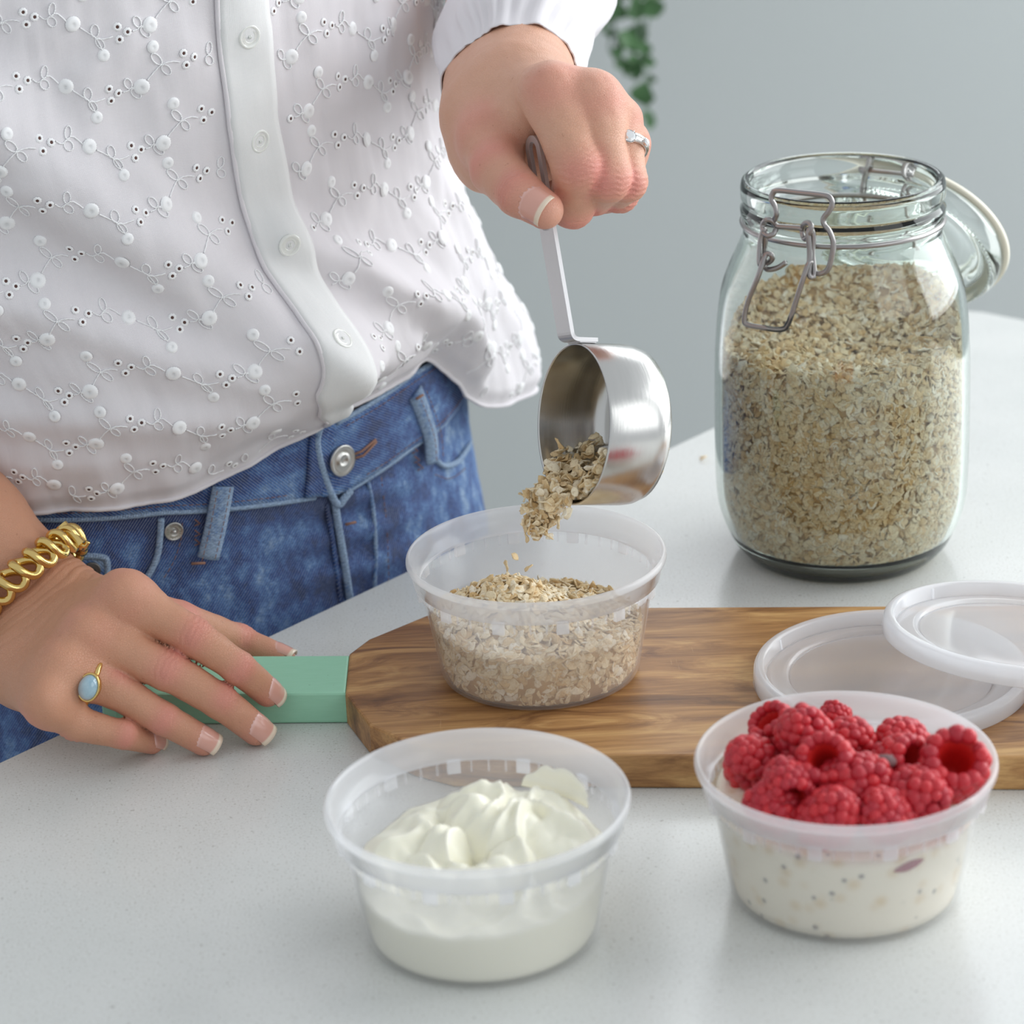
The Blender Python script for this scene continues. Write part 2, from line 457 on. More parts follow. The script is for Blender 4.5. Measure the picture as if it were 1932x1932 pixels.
# ------------------------------------------------------------------ rolled oats
M_oat = m_oat()
def flake_shapes(n=7):
    S = []
    for k in range(n):
        m = 9; th = np.linspace(0, 2 * math.pi, m, endpoint=False)
        r = 1 + .16 * rng.standard_normal(m).clip(-1.3, 1.3)
        el = rng.uniform(.62, .9)
        x = r * np.cos(th); y = r * np.sin(th) * el
        bend = rng.uniform(-.35, .35); bend2 = rng.uniform(-.3, .3)
        z = bend * x * x + bend2 * x * y + .10 * rng.standard_normal(m)
        tk = .10
        top = np.column_stack([x * .86, y * .86, z + tk]); bot = np.column_stack([x * .86, y * .86, z - tk])
        mid = np.column_stack([x, y, z]); cen = np.array([[0, .08, tk * .4], [0, .08, -tk * .9]])
        V = np.concatenate([top, mid, bot, cen]); F = []
        for i in range(m):
            j = (i + 1) % m
            F += [(i, j, 3 * m), (m + i, m + j, i), (m + j, j, i), (2 * m + i, 2 * m + j, m + i), (2 * m + j, m + j, m + i), (2 * m + j, 2 * m + i, 3 * m + 1)]
        S.append((V, np.array(F)))
    return S
FLK = flake_shapes(9)
def flake_mesh(pos, nor, size, jitter=.5):
    """many flakes lying on a surface as one mesh: positions, normals, radii"""
    pos = np.asarray(pos); nor = np.asarray(nor); N = len(pos)
    nor = nor + jitter * rng.standard_normal((N, 3)); nor /= np.linalg.norm(nor, axis=1)[:, None]
    a = rng.standard_normal((N, 3)); a -= nor * np.sum(a * nor, 1)[:, None]; a /= np.linalg.norm(a, axis=1)[:, None]
    b = np.cross(nor, a); size = np.broadcast_to(size, (N,))
    which = rng.integers(0, len(FLK), N); tone = rng.beta(2.2, 1.8, N)
    Vs, Fs, ts, off = [], [], [], 0
    for k, (fv, ff) in enumerate(FLK):
        I = np.nonzero(which == k)[0]
        if not len(I): continue
        P = pos[I][:, None] + size[I][:, None, None] * (fv[None, :, 0, None] * a[I][:, None] + fv[None, :, 1, None] * b[I][:, None] + fv[None, :, 2, None] * nor[I][:, None])
        m = fv.shape[0]
        Vs.append(P.reshape(-1, 3)); Fs.append((ff[None] + (off + np.arange(len(I)) * m)[:, None, None]).reshape(-1, 3))
        ts.append(np.repeat(tone[I], m)); off += len(I) * m
    return np.concatenate(Vs), np.concatenate(Fs), np.concatenate(ts)
M_oatcore = simple('oat_bulk', srgb(206, 172, 124), .9)

# oats in the tub on the board: a mound seen through the frosted wall
def hfield_mound(R, hfun, c, nr=14, na=48):
    V = [(c[0], c[1], c[2] + hfun(0, 0))]; F = []
    for i in range(1, nr + 1):
        for j in range(na):
            a = 2 * math.pi * j / na; r = R * i / nr
            V.append((c[0] + r * math.cos(a), c[1] + r * math.sin(a), c[2] + hfun(r * math.cos(a), r * math.sin(a))))
    for j in range(na): F.append((0, 1 + j, 1 + (j + 1) % na))
    for i in range(nr - 1):
        for j in range(na):
            p = 1 + i * na; F.append((p + j, p + na + j, p + na + (j + 1) % na, p + (j + 1) % na))
    return V, F, 1 + (nr - 1) * na
def oat_tub_h(x, y):
    r = math.hypot(x + .014, y + .004)
    return .0225 + .0235 * math.exp(-(r / .030) ** 2) + .006 * math.exp(-((x - .02) ** 2 + (y + .03) ** 2) / .0004)
def wall_r(z): return float(np.interp(z, [.0018, .0022, .0042, .0405, .0416, .0466], [.0418, .0434, .0442, .0506, .0518, .0524]))
mb = MB(); Vm, Fm, ring0 = hfield_mound(.0455, lambda x, y: oat_tub_h(x, y) - .002, OATC)
Vm = np.array(Vm); base = Vm[ring0:].copy(); base[:, 2] = OATC[2] + .0025
base[:, :2] = OATC[:2] + (base[:, :2] - OATC[:2]) * (.0425 / .0455)
nb_ = len(Vm); Vm = np.concatenate([Vm, base]); Fm += [(ring0 + j, nb_ + j, nb_ + (j + 1) % 48, ring0 + (j + 1) % 48) for j in range(48)]
Vm = np.concatenate([Vm, [[OATC[0], OATC[1], OATC[2] + .0025]]])
Fm += [(nb_ + (j + 1) % 48, nb_ + j, nb_ + 48) for j in range(48)]
oats_tub = tag(make_obj('oats', Vm, Fm, M_oatcore), 'heap of rolled oats inside the frosted tub on the board', 'oats', kind='stuff')
P, Nn = [], []
for _ in range(1500):
    r = .0475 * math.sqrt(rng.random()); a = rng.random() * 6.283
    x, y = r * math.cos(a), r * math.sin(a); h = oat_tub_h(x, y)
    gx = (oat_tub_h(x + .001, y) - h) / .001; gy = (oat_tub_h(x, y + .001) - h) / .001
    P.append(OATC + [x, y, h + rng.uniform(-.0015, .001)]); Nn.append(nrm([-gx, -gy, 1]))
for _ in range(1500):
    a = rng.random() * 6.283; z = rng.uniform(.003, .030); r = wall_r(z) - .0016 - rng.random() * .0012
    if z > oat_tub_h(r * math.cos(a), r * math.sin(a)) + .001: continue
    P.append(OATC + [r * math.cos(a), r * math.sin(a), z]); Nn.append([math.cos(a), math.sin(a), 0])
V, F, T = flake_mesh(P, Nn, rng.uniform(.0022, .0040, len(P)), .38)
q = V - OATC; rr = np.hypot(q[:, 0], q[:, 1]); lim = np.array([wall_r(max(z, .002)) for z in q[:, 2]]) - .0003; k = np.minimum(1, lim / np.maximum(rr, 1e-6))
V = np.column_stack([OATC[0] + q[:, 0] * k, OATC[1] + q[:, 1] * k, OATC[2] + np.maximum(q[:, 2], .0021)])
part(oats_tub, 'oat_flakes', V, F, M_oat, smooth=False, attrs={'tone': T})['kind'] = 'stuff'

# ------------------------------------------------------------------ yogurt
M_yog = NT('plain_yogurt'); M_yog = M_yog.end(M_yog.pr(Base_Color=srgb(252, 248, 228), Roughness=.28, Subsurface_Weight=.2, Subsurface_Radius=(1, .9, .7), Subsurface_Scale=.006).outputs[0])
DOL = []
for px, py, R_, H_ in [(835, 1560, .011, .010), (800, 1580, .010, .008), (745, 1545, .016, .008), (890, 1520, .012, .012), (950, 1530, .017, .012), (1010, 1545, .012, .009), (905, 1610, .010, .009), (940, 1600, .009, .010), (850, 1600, .010, .006), (1050, 1560, .013, .008), (920, 1490, .015, .011), (1000, 1500, .018, .010), (870, 1500, .012, .009), (1060, 1530, .012, .011), (700, 1575, .012, .005), (965, 1575, .010, .011), (790, 1520, .014, .008), (1090, 1560, .010, .006), (985, 1615, .012, .004)]:
    p = atz(px, py, .046); DOL.append((p[0] - YOGC[0], p[1] - YOGC[1], R_, H_))
def yog_h(x, y):
    h = .0285 + .10 * y + .05 * x
    s = 0
    for dx, dy, R_, H_ in DOL:
        q = ((x - dx) ** 2 + (y - dy) ** 2) / (R_ * R_)
        s = max(s, H_ * .95 * math.sqrt(max(0, 1 - q))) if q < 1 else s
        s += .16 * H_ * math.exp(-q)
    w = mnoise.noise(Vector((x * 90, y * 90, 3))) * .0022 + mnoise.noise(Vector((x * 220 + mnoise.noise(Vector((x * 60, y * 60, 1))) * 2, y * 220, 7))) * .0009
    wx = mnoise.noise(Vector((x * 38, y * 38, 1.7))) * .020; wy = mnoise.noise(Vector((x * 38, y * 38, 8.3))) * .020
    rd = 1 - abs(mnoise.noise(Vector(((x + wx) * 48, (y + wy) * 48, 4.2)))) * 2.2
    w += .0052 * max(0, rd) ** 2
    edge = max(0, 1 - (math.hypot(x, y) / .0485) ** 6)
    return h + (s + w) * (.25 + .75 * edge)
Vm, Fm, ring0 = hfield_mound(1, lambda x, y: 0, (0, 0, 0), 56, 128)
Vm = np.array(Vm)
for i, v in enumerate(Vm):
    R_ = .0478; x, y = v[0] * R_, v[1] * R_
    h = yog_h(x, y); s = (wall_r(h) - .0005) / .0478 if True else 1
    k = 1 + (s - 1) * (math.hypot(x, y) / R_) ** 3
    Vm[i] = YOGC + [x * k, y * k, h]
rings = []
for z in np.linspace(.9, 0, 10):
    rr = Vm[ring0:ring0 + 128].copy() - YOGC; zz = rr[:, 2] * z + (1 - z) * .0027
    a = np.arctan2(rr[:, 1], rr[:, 0]); r = np.array([wall_r(max(q, .0022)) - .0005 for q in zz])
    rings.append(np.column_stack([r * np.cos(a), r * np.sin(a), zz]) + YOGC)
n0 = len(Vm); Vm = np.concatenate([Vm] + rings); prev = ring0
for k in range(10):
    cur = n0 + k * 128; Fm += [(prev + j, cur + j, cur + (j + 1) % 128, prev + (j + 1) % 128) for j in range(128)]; prev = cur
Fm.append(tuple(prev + j for j in range(128)))
yo = make_obj('yogurt', Vm, Fm, M_yog)
tag(yo, 'thick plain white yogurt in soft dollops inside the front tub', 'yogurt')
sV, sF = [], []
for i in range(40):
    for j in range(9):
        a = math.radians(30 + 40 * i / 39); u = j / 8; ed = (1 - abs(2 * i / 39 - 1) ** 2.5)
        z = .0375 + (.0090 + .0050 * mnoise.noise(Vector((i * .13, 3.3, 1)))) * u * ed ** .6; r = wall_r(z) - .0006 - .0011 * ed * math.sqrt(max(0, math.sin(math.pi * (.12 + .88 * u))))
        sV.append(YOGC + [r * math.cos(a), r * math.sin(a), z])
sm_ = part(yo, 'smear', sV, grid_faces(40, 9), M_yog); sm_.modifiers.new('thickness', 'SOLIDIFY').thickness = .0004
# smears on the tub wall
# ------------------------------------------------------------------ overnight oats under the raspberries
t_ = NT('overnight_oats'); v_ = t_.coord()
vo = t_.n('TexVoronoi', i_Vector=v_, i_Scale=115); n_ = t_.noise(v_, 140, 3)
b_ = t_.mix(t_.ramp(vo.outputs['Distance'], [(.10, (1, 1, 1)), (.42, (0, 0, 0))]), srgb(246, 238, 218), srgb(230, 208, 170))
sd = t_.n('TexVoronoi', i_Vector=v_, i_Scale=175); sd.inputs['Randomness'].default_value = 1
pick = t_.ramp(t_.n('SeparateColor', i_0=sd.outputs['Color']).outputs[0], [(.66, (0, 0, 0)), (.68, (1, 1, 1))])
dot = t_.math('MULTIPLY', t_.ramp(sd.outputs['Distance'], [(.16, (1, 1, 1)), (.26, (0, 0, 0))]), pick)
sm = t_.ramp(t_.noise(v_, 60, 3), [(.66, (0, 0, 0)), (.78, (1, 1, 1))])
c_ = t_.mix(t_.math('MULTIPLY', sm, .25), b_, srgb(228, 196, 190))
c_ = t_.mix(t_.math('MULTIPLY', dot, .75), c_, srgb(92, 88, 96))
M_mix = t_.end(t_.pr(Base_Color=c_, Roughness=.45, Normal=t_.bump(n_, .3, .001)).outputs[0])
def mix_h(x, y):
    return .0415 + .0016 * mnoise.noise(Vector((x * 70, y * 70, 11))) + .0007 * mnoise.noise(Vector((x * 260, y * 260, 5))) + .05 * y + .004 * max(0, 1 - (math.hypot(x + .01, y) / .05) ** 4)
Vm, Fm, ring0 = hfield_mound(1, lambda x, y: 0, (0, 0, 0), 24, 96); Vm = np.array(Vm)
for i, v in enumerate(Vm):
    R_ = .0500; x, y = v[0] * R_, v[1] * R_; h = mix_h(x, y); s = (wall_r(min(h, .0405)) - .0005) / R_
    k = 1 + (s - 1) * (math.hypot(x, y) / R_) ** 3; Vm[i] = RASC + [x * k, y * k, h]
rings = []
for z in np.linspace(.9, 0, 10):
    rr = Vm[ring0:ring0 + 96].copy() - RASC; zz = rr[:, 2] * z + (1 - z) * .0027
    a = np.arctan2(rr[:, 1], rr[:, 0]); r = np.array([wall_r(min(.0405, max(q, .0022))) - .0005 for q in zz])
    rings.append(np.column_stack([r * np.cos(a), r * np.sin(a), zz]) + RASC)
n0 = len(Vm); Vm = np.concatenate([Vm] + rings); prev = ring0
for k in range(10):
    cur = n0 + k * 96; Fm += [(prev + j, cur + j, cur + (j + 1) % 96, prev + (j + 1) % 96) for j in range(96)]; prev = cur
Fm.append(tuple(prev + j for j in range(96)))
om_ = make_obj('oat_mix', Vm, Fm, M_mix)
tag(om_, 'creamy seeded oat mix under the raspberries', 'oat mix')

# ------------------------------------------------------------------ raspberries
t_ = NT('raspberry_red'); v_ = t_.coord(); n_ = t_.noise(v_, 180, 2); tn = t_.attr('tone')
c_ = t_.mix(tn, srgb(176, 14, 38), srgb(206, 26, 36)); c_ = t_.mix(t_.math('MULTIPLY', n_, .16), c_, srgb(226, 120, 130))
M_ras = t_.end(t_.pr(Base_Color=c_, Roughness=.42, Subsurface_Weight=.15, Subsurface_Radius=(1, .15, .15), Subsurface_Scale=.003, Normal=t_.bump(t_.noise(v_, 900, 2), .2, .0004)).outputs[0])
t_ = NT('raspberry_hollow'); M_rash = t_.end(t_.pr(Base_Color=srgb(214, 36, 34), Roughness=.5, Subsurface_Weight=.2, Subsurface_Radius=(1, .15, .1), Subsurface_Scale=.003).outputs[0])
sV = []
for i in range(10):
    for j in range(5):
        a = math.atan2(-.046, .018) + (i / 9 - .5) * .26; w_ = .0020 * (1 - abs(2 * i / 9 - 1) ** 2.2) + .0001
        z = .0345 + (i / 9 - .5) * .0022 + (j / 4 - .5) * 2 * w_; r = wall_r(z) - .0002
        sV.append(RASC + [r * math.cos(a), r * math.sin(a), z])
sm_ = part(om_, 'berry_streak', sV, grid_faces(10, 5), simple('berry_juice', srgb(150, 40, 74), .5)); sm_.modifiers.new('thickness', 'SOLIDIFY').thickness = .00012
def ico(sub):
    b = bmesh.new(); bmesh.ops.create_icosphere(b, subdivisions=sub, radius=1)
    V = np.array([v.co[:] for v in b.verts]); F = np.array([[v.index for v in f.verts] for f in b.faces]); b.free(); return V, F
ICV, ICF = ico(2)
def raspberry_mesh(seed, R=.0098, Hh=.0195, open_=.62):
    """drupelets packed round a hollow cone, +z is the open stalk end"""
    r_ = np.random.default_rng(seed); Vs, Fs, T, off = [], [], [], 0
    prof = [(.97, 1.0, 13), (.81, 1.12, 14), (.64, 1.15, 15), (.47, 1.08, 14), (.30, .94, 12), (.15, .70, 9), (.04, .38, 5), (.00, .0, 1)]
    for k, (zf, rf, n) in enumerate(prof):
        for i in range(n):
            a = 2 * math.pi * (i + .5 * (k % 2)) / n + r_.normal(0, .06)
            rr = R * .78 * rf; s = .0027 * (1 + .09 * r_.normal()) * (1.0 if rf > .6 else .95)
            c = np.array([rr * math.cos(a), rr * math.sin(a), Hh * (zf - .5) + r_.normal(0, .0004)])
            out_ = nrm([math.cos(a) * rf, math.sin(a) * rf, (zf - .62) * 1.4])
            A = frame(out_); V = xf(ICV * [s * 1.0, s * 1.0, s * .92], A, c)
            Vs.append(V); Fs.append(ICF + off); off += len(V); T.append(np.full(len(V), r_.random()))
    V1 = np.concatenate(Vs); F1 = np.concatenate(Fs)
    pr = [(R * .80, Hh * .5), (R * open_, Hh * .50), (R * .52, Hh * .36), (R * .44, Hh * .1), (R * .32, -Hh * .18), (0, -Hh * .28)]
    V2, F2 = lathe(pr, 18); F2 = [tuple(i for i in f) for f in F2]
    pb = [(R * .80, Hh * .5), (R * .92, Hh * .3), (R * .93, 0), (R * .78, -Hh * .25), (R * .3, -Hh * .42), (0, -Hh * .46)]
    V3, F3 = lathe(pb, 18)
    F = [tuple(f) for f in F1] + [tuple(i + off for i in f) for f in F2] + [tuple(i + off + len(V2) for i in f[::-1]) for f in F3]
    fm = [0] * len(F1) + [1] * len(F2) + [0] * len(F3)
    return np.concatenate([V1, V2, V3]), F, np.concatenate(T + [np.zeros(len(V2)), np.zeros(len(V3))]), fm
RM = []
def rasp(px, py, z, axis, s, label, kind=0, spin=0):
    p = atz(px, py, z); nm = 'raspberry'
    if len(RM) < 3:
        V, F, T, fm = raspberry_mesh(len(RM), open_=(.62, .70, .58)[len(RM)])
        o = make_obj(nm, V, F, None, attrs={'tone': T}, mats=[M_ras, M_rash], fmat=fm); RM.append(o.data)
        if len(RM) - 1 != kind: o.data = RM[kind]
    else:
        o = bpy.data.objects.new(nm, RM[kind]); col.objects.link(o)
    A = frame(axis, [math.cos(spin), math.sin(spin), .2])
    o.matrix_world = Matrix([[*(A[0] * s), p[0]], [*(A[1] * s), p[1]], [*(A[2] * s), p[2]], [0, 0, 0, 1]])
    if 'bruised' in label:
        q = Matrix([[*(A[0] * s), p[0]], [*(A[1] * s), p[1]], [*(A[2] * s), p[2]], [0, 0, 0, 1]])
        c = atz(1671, 1436, .0645); V, F = sphere(1, (0, 0, 0), 14, 9)
        V = V * [.0042, .0034, .0026] * (1 + .18 * np.array([mnoise.noise(Vector(v * 3)) for v in V]))[:, None] + c
        b = make_obj('bruise', V, F, simple('grey_bruise', srgb(122, 92, 92), .8), o); b.matrix_parent_inverse = q.inverted()
        b['label'] = 'grey bruised drupelets'
    return tag(o, label, 'raspberry', 'raspberries on the oat mix')
toC = nrm(CAMP - np.array([*RASC[:2], .05]))
for i, (px, py, z, ax, s, lab) in enumerate([
    (1417, 1438, .054, (.3, .5, -.6), 1.08, 'large raspberry at the left wall of the tub, drupelets outward'),
    (1470, 1385, .054, (-.5, -.2, .8), .95, 'raspberry half hidden behind the tall one at the back left'),
    (1517, 1385, .064, (.1, .3, -1), 1.10, 'tallest raspberry, standing up at the back of the heap'),
    (1573, 1362, .052, (.3, .6, .5), .62, 'smallest raspberry peeping out at the very back'),
    (1604, 1403, .056, (-.3, .5, -.7), 1.05, 'back raspberry with clear pale glints right of the tall one'),
    (1560, 1447, .060, tuple(toC + [-.15, 0, .55]), 1.08, 'raspberry in the middle with its open end tipped up to the left'),
    (1697, 1402, .054, (.4, .5, -.5), 1.03, 'back right raspberry lying on its side'),
    (1690, 1442, .056, tuple(toC + [.9, 0, .2]), 1.05, 'raspberry with a bruised grey spot beside its open end'),
    (1797, 1452, .056, tuple(toC + [.12, .15, .40]), 1.28, 'big raspberry at the right wall with its wide open hollow showing'),
    (1484, 1474, .0585, (.16, -1.0, -.30), .92, 'raspberry with a dark round hole facing the front left'),
    (1621, 1480, .056, (-.8, .3, -.5), 1.22, 'long raspberry lying across the centre front'),
    (1733, 1504, .053, (-.6, .5, -.4), 1.18, 'long raspberry at the front right, tip downward'),
    (1466, 1527, .0495, (-.5, .6, .4), .95, 'front left raspberry touching the rim'),
    (1571, 1538, .052, (-.5, .4, -.7), 1.08, 'front raspberry in the middle against the rim'),
    (1664, 1534, .052, (.4, .6, -.6), 1.02, 'front raspberry right of centre against the rim')]):
    rasp(px, py, z, ax, s, lab, [0, 1, 2][i % 3] if i not in (8, 5) else 1, i * 1.3)

# ------------------------------------------------------------------ tub lids
M_lid = m_tub('frosted_lid_plastic', .47, .10); M_lidrim = m_tub('frosted_lid_rim', .55, .14)
def make_lid(c, tilt, label):
    t = tag(empty('tub_lid', c), label, 'lid', 'clear plastic tub lids')
    pr = [(.0605, .000), (.0612, .0006), (.0608, .0070), (.0600, .0084), (.0588, .0090), (.0572, .0089), (.0562, .0080), (.0556, .0034), (.0550, .0028), (.0552, .0018), (.0566, .0022), (.0574, .0072), (.0588, .0078), (.0598, .0070), (.0600, .0006), (.0605, .000)]
    V, F = lathe(pr, 96); r = make_obj('rim', V, F, M_lidrim, t)
    pr = [(.0554, .0030), (.0530, .0034), (.0480, .0040), (.0462, .0040), (.0452, .0026), (.0450, .0018), (.0464, .0030), (.0530, .0024), (.0554, .0018), (.0554, .0030)]
    V, F = lathe(pr, 96); make_obj('sloped_band', V, F, M_lidrim, t)
    pr = [(.0452, .0027), (.0440, .0026), (.0420, .0029), (.0200, .0030), (0, .0030), (0, .0022), (.0420, .0021), (.0450, .0019), (.0452, .0027)]
    V, F = lathe(pr, 96); make_obj('panel', V, F, M_lid, t)
    for k in range(6):
        a = 2 * math.pi * (k + .22) / 6; d = .0006 / .056; q = []
        for rr, z in ((.0549, .0028), (.0560, .0028), (.0566, .0078), (.0559, .0078)):
            for s in (-d, d): q.append((rr * math.cos(a + s), rr * math.sin(a + s), z))
        make_obj('rib', q, [(0, 1, 3, 2), (2, 3, 5, 4), (4, 5, 7, 6), (6, 7, 1, 0), (0, 2, 4, 6), (1, 7, 5, 3)], M_lidrim, t, smooth=False)
    t.rotation_euler = tilt
    return t
L1 = np.array([.1655, 1.0735, TB])
make_lid(L1, (0, 0, .2), 'frosted plastic lid lying flat on the right end of the board')
make_lid((.2235, 1.078, TB + .0146), (math.radians(1.5), math.radians(7.0), .9), 'frosted plastic lid propped on top of the other lid at the right edge')
# ------------------------------------------------------------------ implicit surfaces for the body
def smin(a, b, k):
    if k <= 0: return np.minimum(a, b)
    h = np.clip(.5 + .5 * (b - a) / k, 0, 1)
    return b * (1 - h) + a * h - k * h * (1 - h)
def seg(P, a, b, ra, rb):
    a = np.asarray(a); ab = np.asarray(b) - a
    t = np.clip(((P - a) @ ab) / (ab @ ab + 1e-12), 0, 1)
    d = P - a - t[:, None] * ab
    return np.sqrt(np.einsum('ij,ij->i', d, d)) - (ra + (rb - ra) * t)
def blobs(P, segs, k):
    d = None
    for s in segs:
        q = seg(P, *s); d = q if d is None else smin(d, q, k)
    return d
def surface_nets(fun, lo, hi, h):
    """sparse naive surface nets -> verts, quads (verts projected onto the zero set)"""
    lo = np.asarray(lo); hi = np.asarray(hi); B = 6
    nb = np.ceil((hi - lo) / (h * B)).astype(int); n = nb * B + 1
    D = np.full(n, 1.0, np.float32)
    bc = np.stack(np.meshgrid(*[np.arange(k) for k in nb], indexing='ij'), -1).reshape(-1, 3)
    cen = lo + (bc + .5) * (h * B); d = fun(cen); rad = h * B * .95
    sg = np.where(d < 0, -1.0, 1.0)
    for (i, j, k), s in zip(bc[sg < 0] * B, sg[sg < 0]):
        D[i:i + B + 1, j:j + B + 1, k:k + B + 1] = -1
    act = bc[np.abs(d) < rad] * B
    loc = np.stack(np.meshgrid(*[np.arange(B + 1)] * 3, indexing='ij'), -1).reshape(-1, 3)
    for s in range(0, len(act), 1500):
        ix = (act[s:s + 1500, None] + loc[None]).reshape(-1, 3)
        D[ix[:, 0], ix[:, 1], ix[:, 2]] = fun(lo + ix * h)
    S = D < 0
    cx = np.zeros(tuple(n - 1), np.int8)
    for o in np.ndindex(2, 2, 2):
        cx += S[o[0]:n[0] - 1 + o[0], o[1]:n[1] - 1 + o[1], o[2]:n[2] - 1 + o[2]]
    cell = (cx > 0) & (cx < 8)
    idx = -np.ones(cell.shape, np.int64); C = np.argwhere(cell); idx[cell] = np.arange(len(C))
    V = lo + (C + .5) * h
    Q = []
    for ax in range(3):
        o = [0, 0, 0]; o[ax] = 1
        a = S[:n[0] - o[0], :n[1] - o[1], :n[2] - o[2]]; b = S[o[0]:, o[1]:, o[2]:]
        E = np.argwhere(a != b); u, v = (ax + 1) % 3, (ax + 2) % 3
        ok = (E[:, u] > 0) & (E[:, v] > 0) & (E[:, u] < n[u] - 1) & (E[:, v] < n[v] - 1); E = E[ok]
        fl = a[E[:, 0], E[:, 1], E[:, 2]]
        q = []
        for du, dv in ((0, 0), (1, 0), (1, 1), (0, 1)):
            c = E.copy(); c[:, u] -= du; c[:, v] -= dv; q.append(idx[c[:, 0], c[:, 1], c[:, 2]])
        q = np.stack(q, 1); q[~fl] = q[~fl][:, ::-1]; Q.append(q)
    Q = np.concatenate(Q); Q = Q[(Q >= 0).all(1)]
    e = h * .35
    for it in range(3):
        d0 = fun(V); G = np.stack([fun(V + np.eye(3)[k] * e) - fun(V - np.eye(3)[k] * e) for k in range(3)], 1) / (2 * e)
        V = V - G * (np.clip(d0, -h, h) / (np.einsum('ij,ij->i', G, G) + 1e-6))[:, None]
        if it == 0:   # one relaxing step spreads the vertices evenly
            A = np.zeros_like(V); w = np.zeros(len(V))
            for k in range(4):
                np.add.at(A, Q[:, k], V[Q[:, (k + 1) % 4]] + V[Q[:, (k + 3) % 4]]); np.add.at(w, Q[:, k], 2)
            V = .5 * V + .5 * A / np.maximum(w, 1)[:, None]
    G /= np.linalg.norm(G, axis=1)[:, None] + 1e-9
    return V, Q, G

class Hand:
    """fingers: name -> (points MCP..tip, radii); palm: blended segments"""
    def __init__(s, fingers, thumb, palm, arm, kp=.011, kf=.0012, dors=None):
        s.f, s.t, s.palm, s.arm, s.kp, s.kf = fingers, thumb, palm, arm, kp, kf
        s.dors = dors or {}
    def digit(s, P, pts, r):
        return blobs(P, [(pts[i], pts[i + 1], r[i], r[i + 1]) for i in range(len(pts) - 1)], .0022)
    def __call__(s, P):
        d = smin(blobs(P, s.palm, s.kp), blobs(P, s.arm, .012), .016)
        df = None
        for nm, (pts, r) in s.f.items():
            q = s.digit(P, pts, r); df = q if df is None else smin(df, q, s.kf)
        d = smin(d, df, .0050)
        t = s.digit(P, *s.t); d = smin(d, t, .0038)
        return d
    def dorsal(s, nm):
        """outward normal of the back of each joint"""
        pts = np.asarray((s.f[nm] if nm in s.f else s.t)[0])
        if nm in s.dors: return [nrm(s.dors[nm])] * len(pts)
        out = []
        for i in range(len(pts)):
            j = min(max(i, 1), len(pts) - 2)
            v = nrm(pts[j] - pts[j - 1]); w = nrm(pts[j + 1] - pts[j]); b = w - v
            tan = nrm(pts[min(i + 1, len(pts) - 1)] - pts[max(i - 1, 0)]); o = -(b - tan * (b @ tan)); out.append(nrm(o))
        return out
def hand_detail(H, V, G, creases=True):
    """creases over the joints (moves the skin) and the flush of knuckles and tips"""
    red = np.zeros(len(V)); disp = np.zeros(len(V))
    for nm in list(H.f) + ['thumb']:
        pts, r = (H.f[nm] if nm in H.f else H.t); D = H.dorsal(nm); pts = np.asarray(pts)
        for i in range(len(pts)):
            p = pts[i]; tan = nrm(pts[min(i + 1, len(pts) - 1)] - pts[max(i - 1, 0)])
            d = V - p; ax = d @ tan; rad = np.linalg.norm(d - ax[:, None] * tan, axis=1); rr = r[i]
            prox = np.exp(-(np.maximum(rad - rr, 0) / (rr * .30)) ** 2); near = np.exp(-(ax / (rr * .78)) ** 2) * prox * np.clip((G @ D[i]) * 1.2 + .1, 0, 1)
            if i == len(pts) - 1: red += .45 * np.exp(-(ax / (rr * 1.2)) ** 2) * prox
            else: red += near * (.85 if i == 0 else .78)
            if creases and 0 < i < len(pts) - 1 and i < 3:
                amp = (.00056 if i == 1 else .00036) * (0 if nm == 'thumb' and i == 1 else 1)
                sd = d @ np.cross(tan, D[i]); wob = ax + .0007 * np.sin(sd * 420 + i) + .0004 * np.sin(sd * 1100 + 2 * i) + 9 * sd * sd * np.sign(ax)
                disp -= amp * near * (.5 + .5 * np.cos(wob * 2 * math.pi / (.0027 if i == 1 else .0021)))
    lump = np.array([mnoise.noise(Vector(p * 75)) * .00050 + mnoise.noise(Vector(p * 190)) * .00020 for p in V])
    for nm in list(H.f) + ['thumb']:
        q = (H.f[nm] if nm in H.f else H.t)[0][-1]; lump = lump * (1 - np.exp(-np.sum((V - q) ** 2, 1) / .013 ** 2))
    return V + G * (disp + lump)[:, None], np.clip(red, 0, 1)
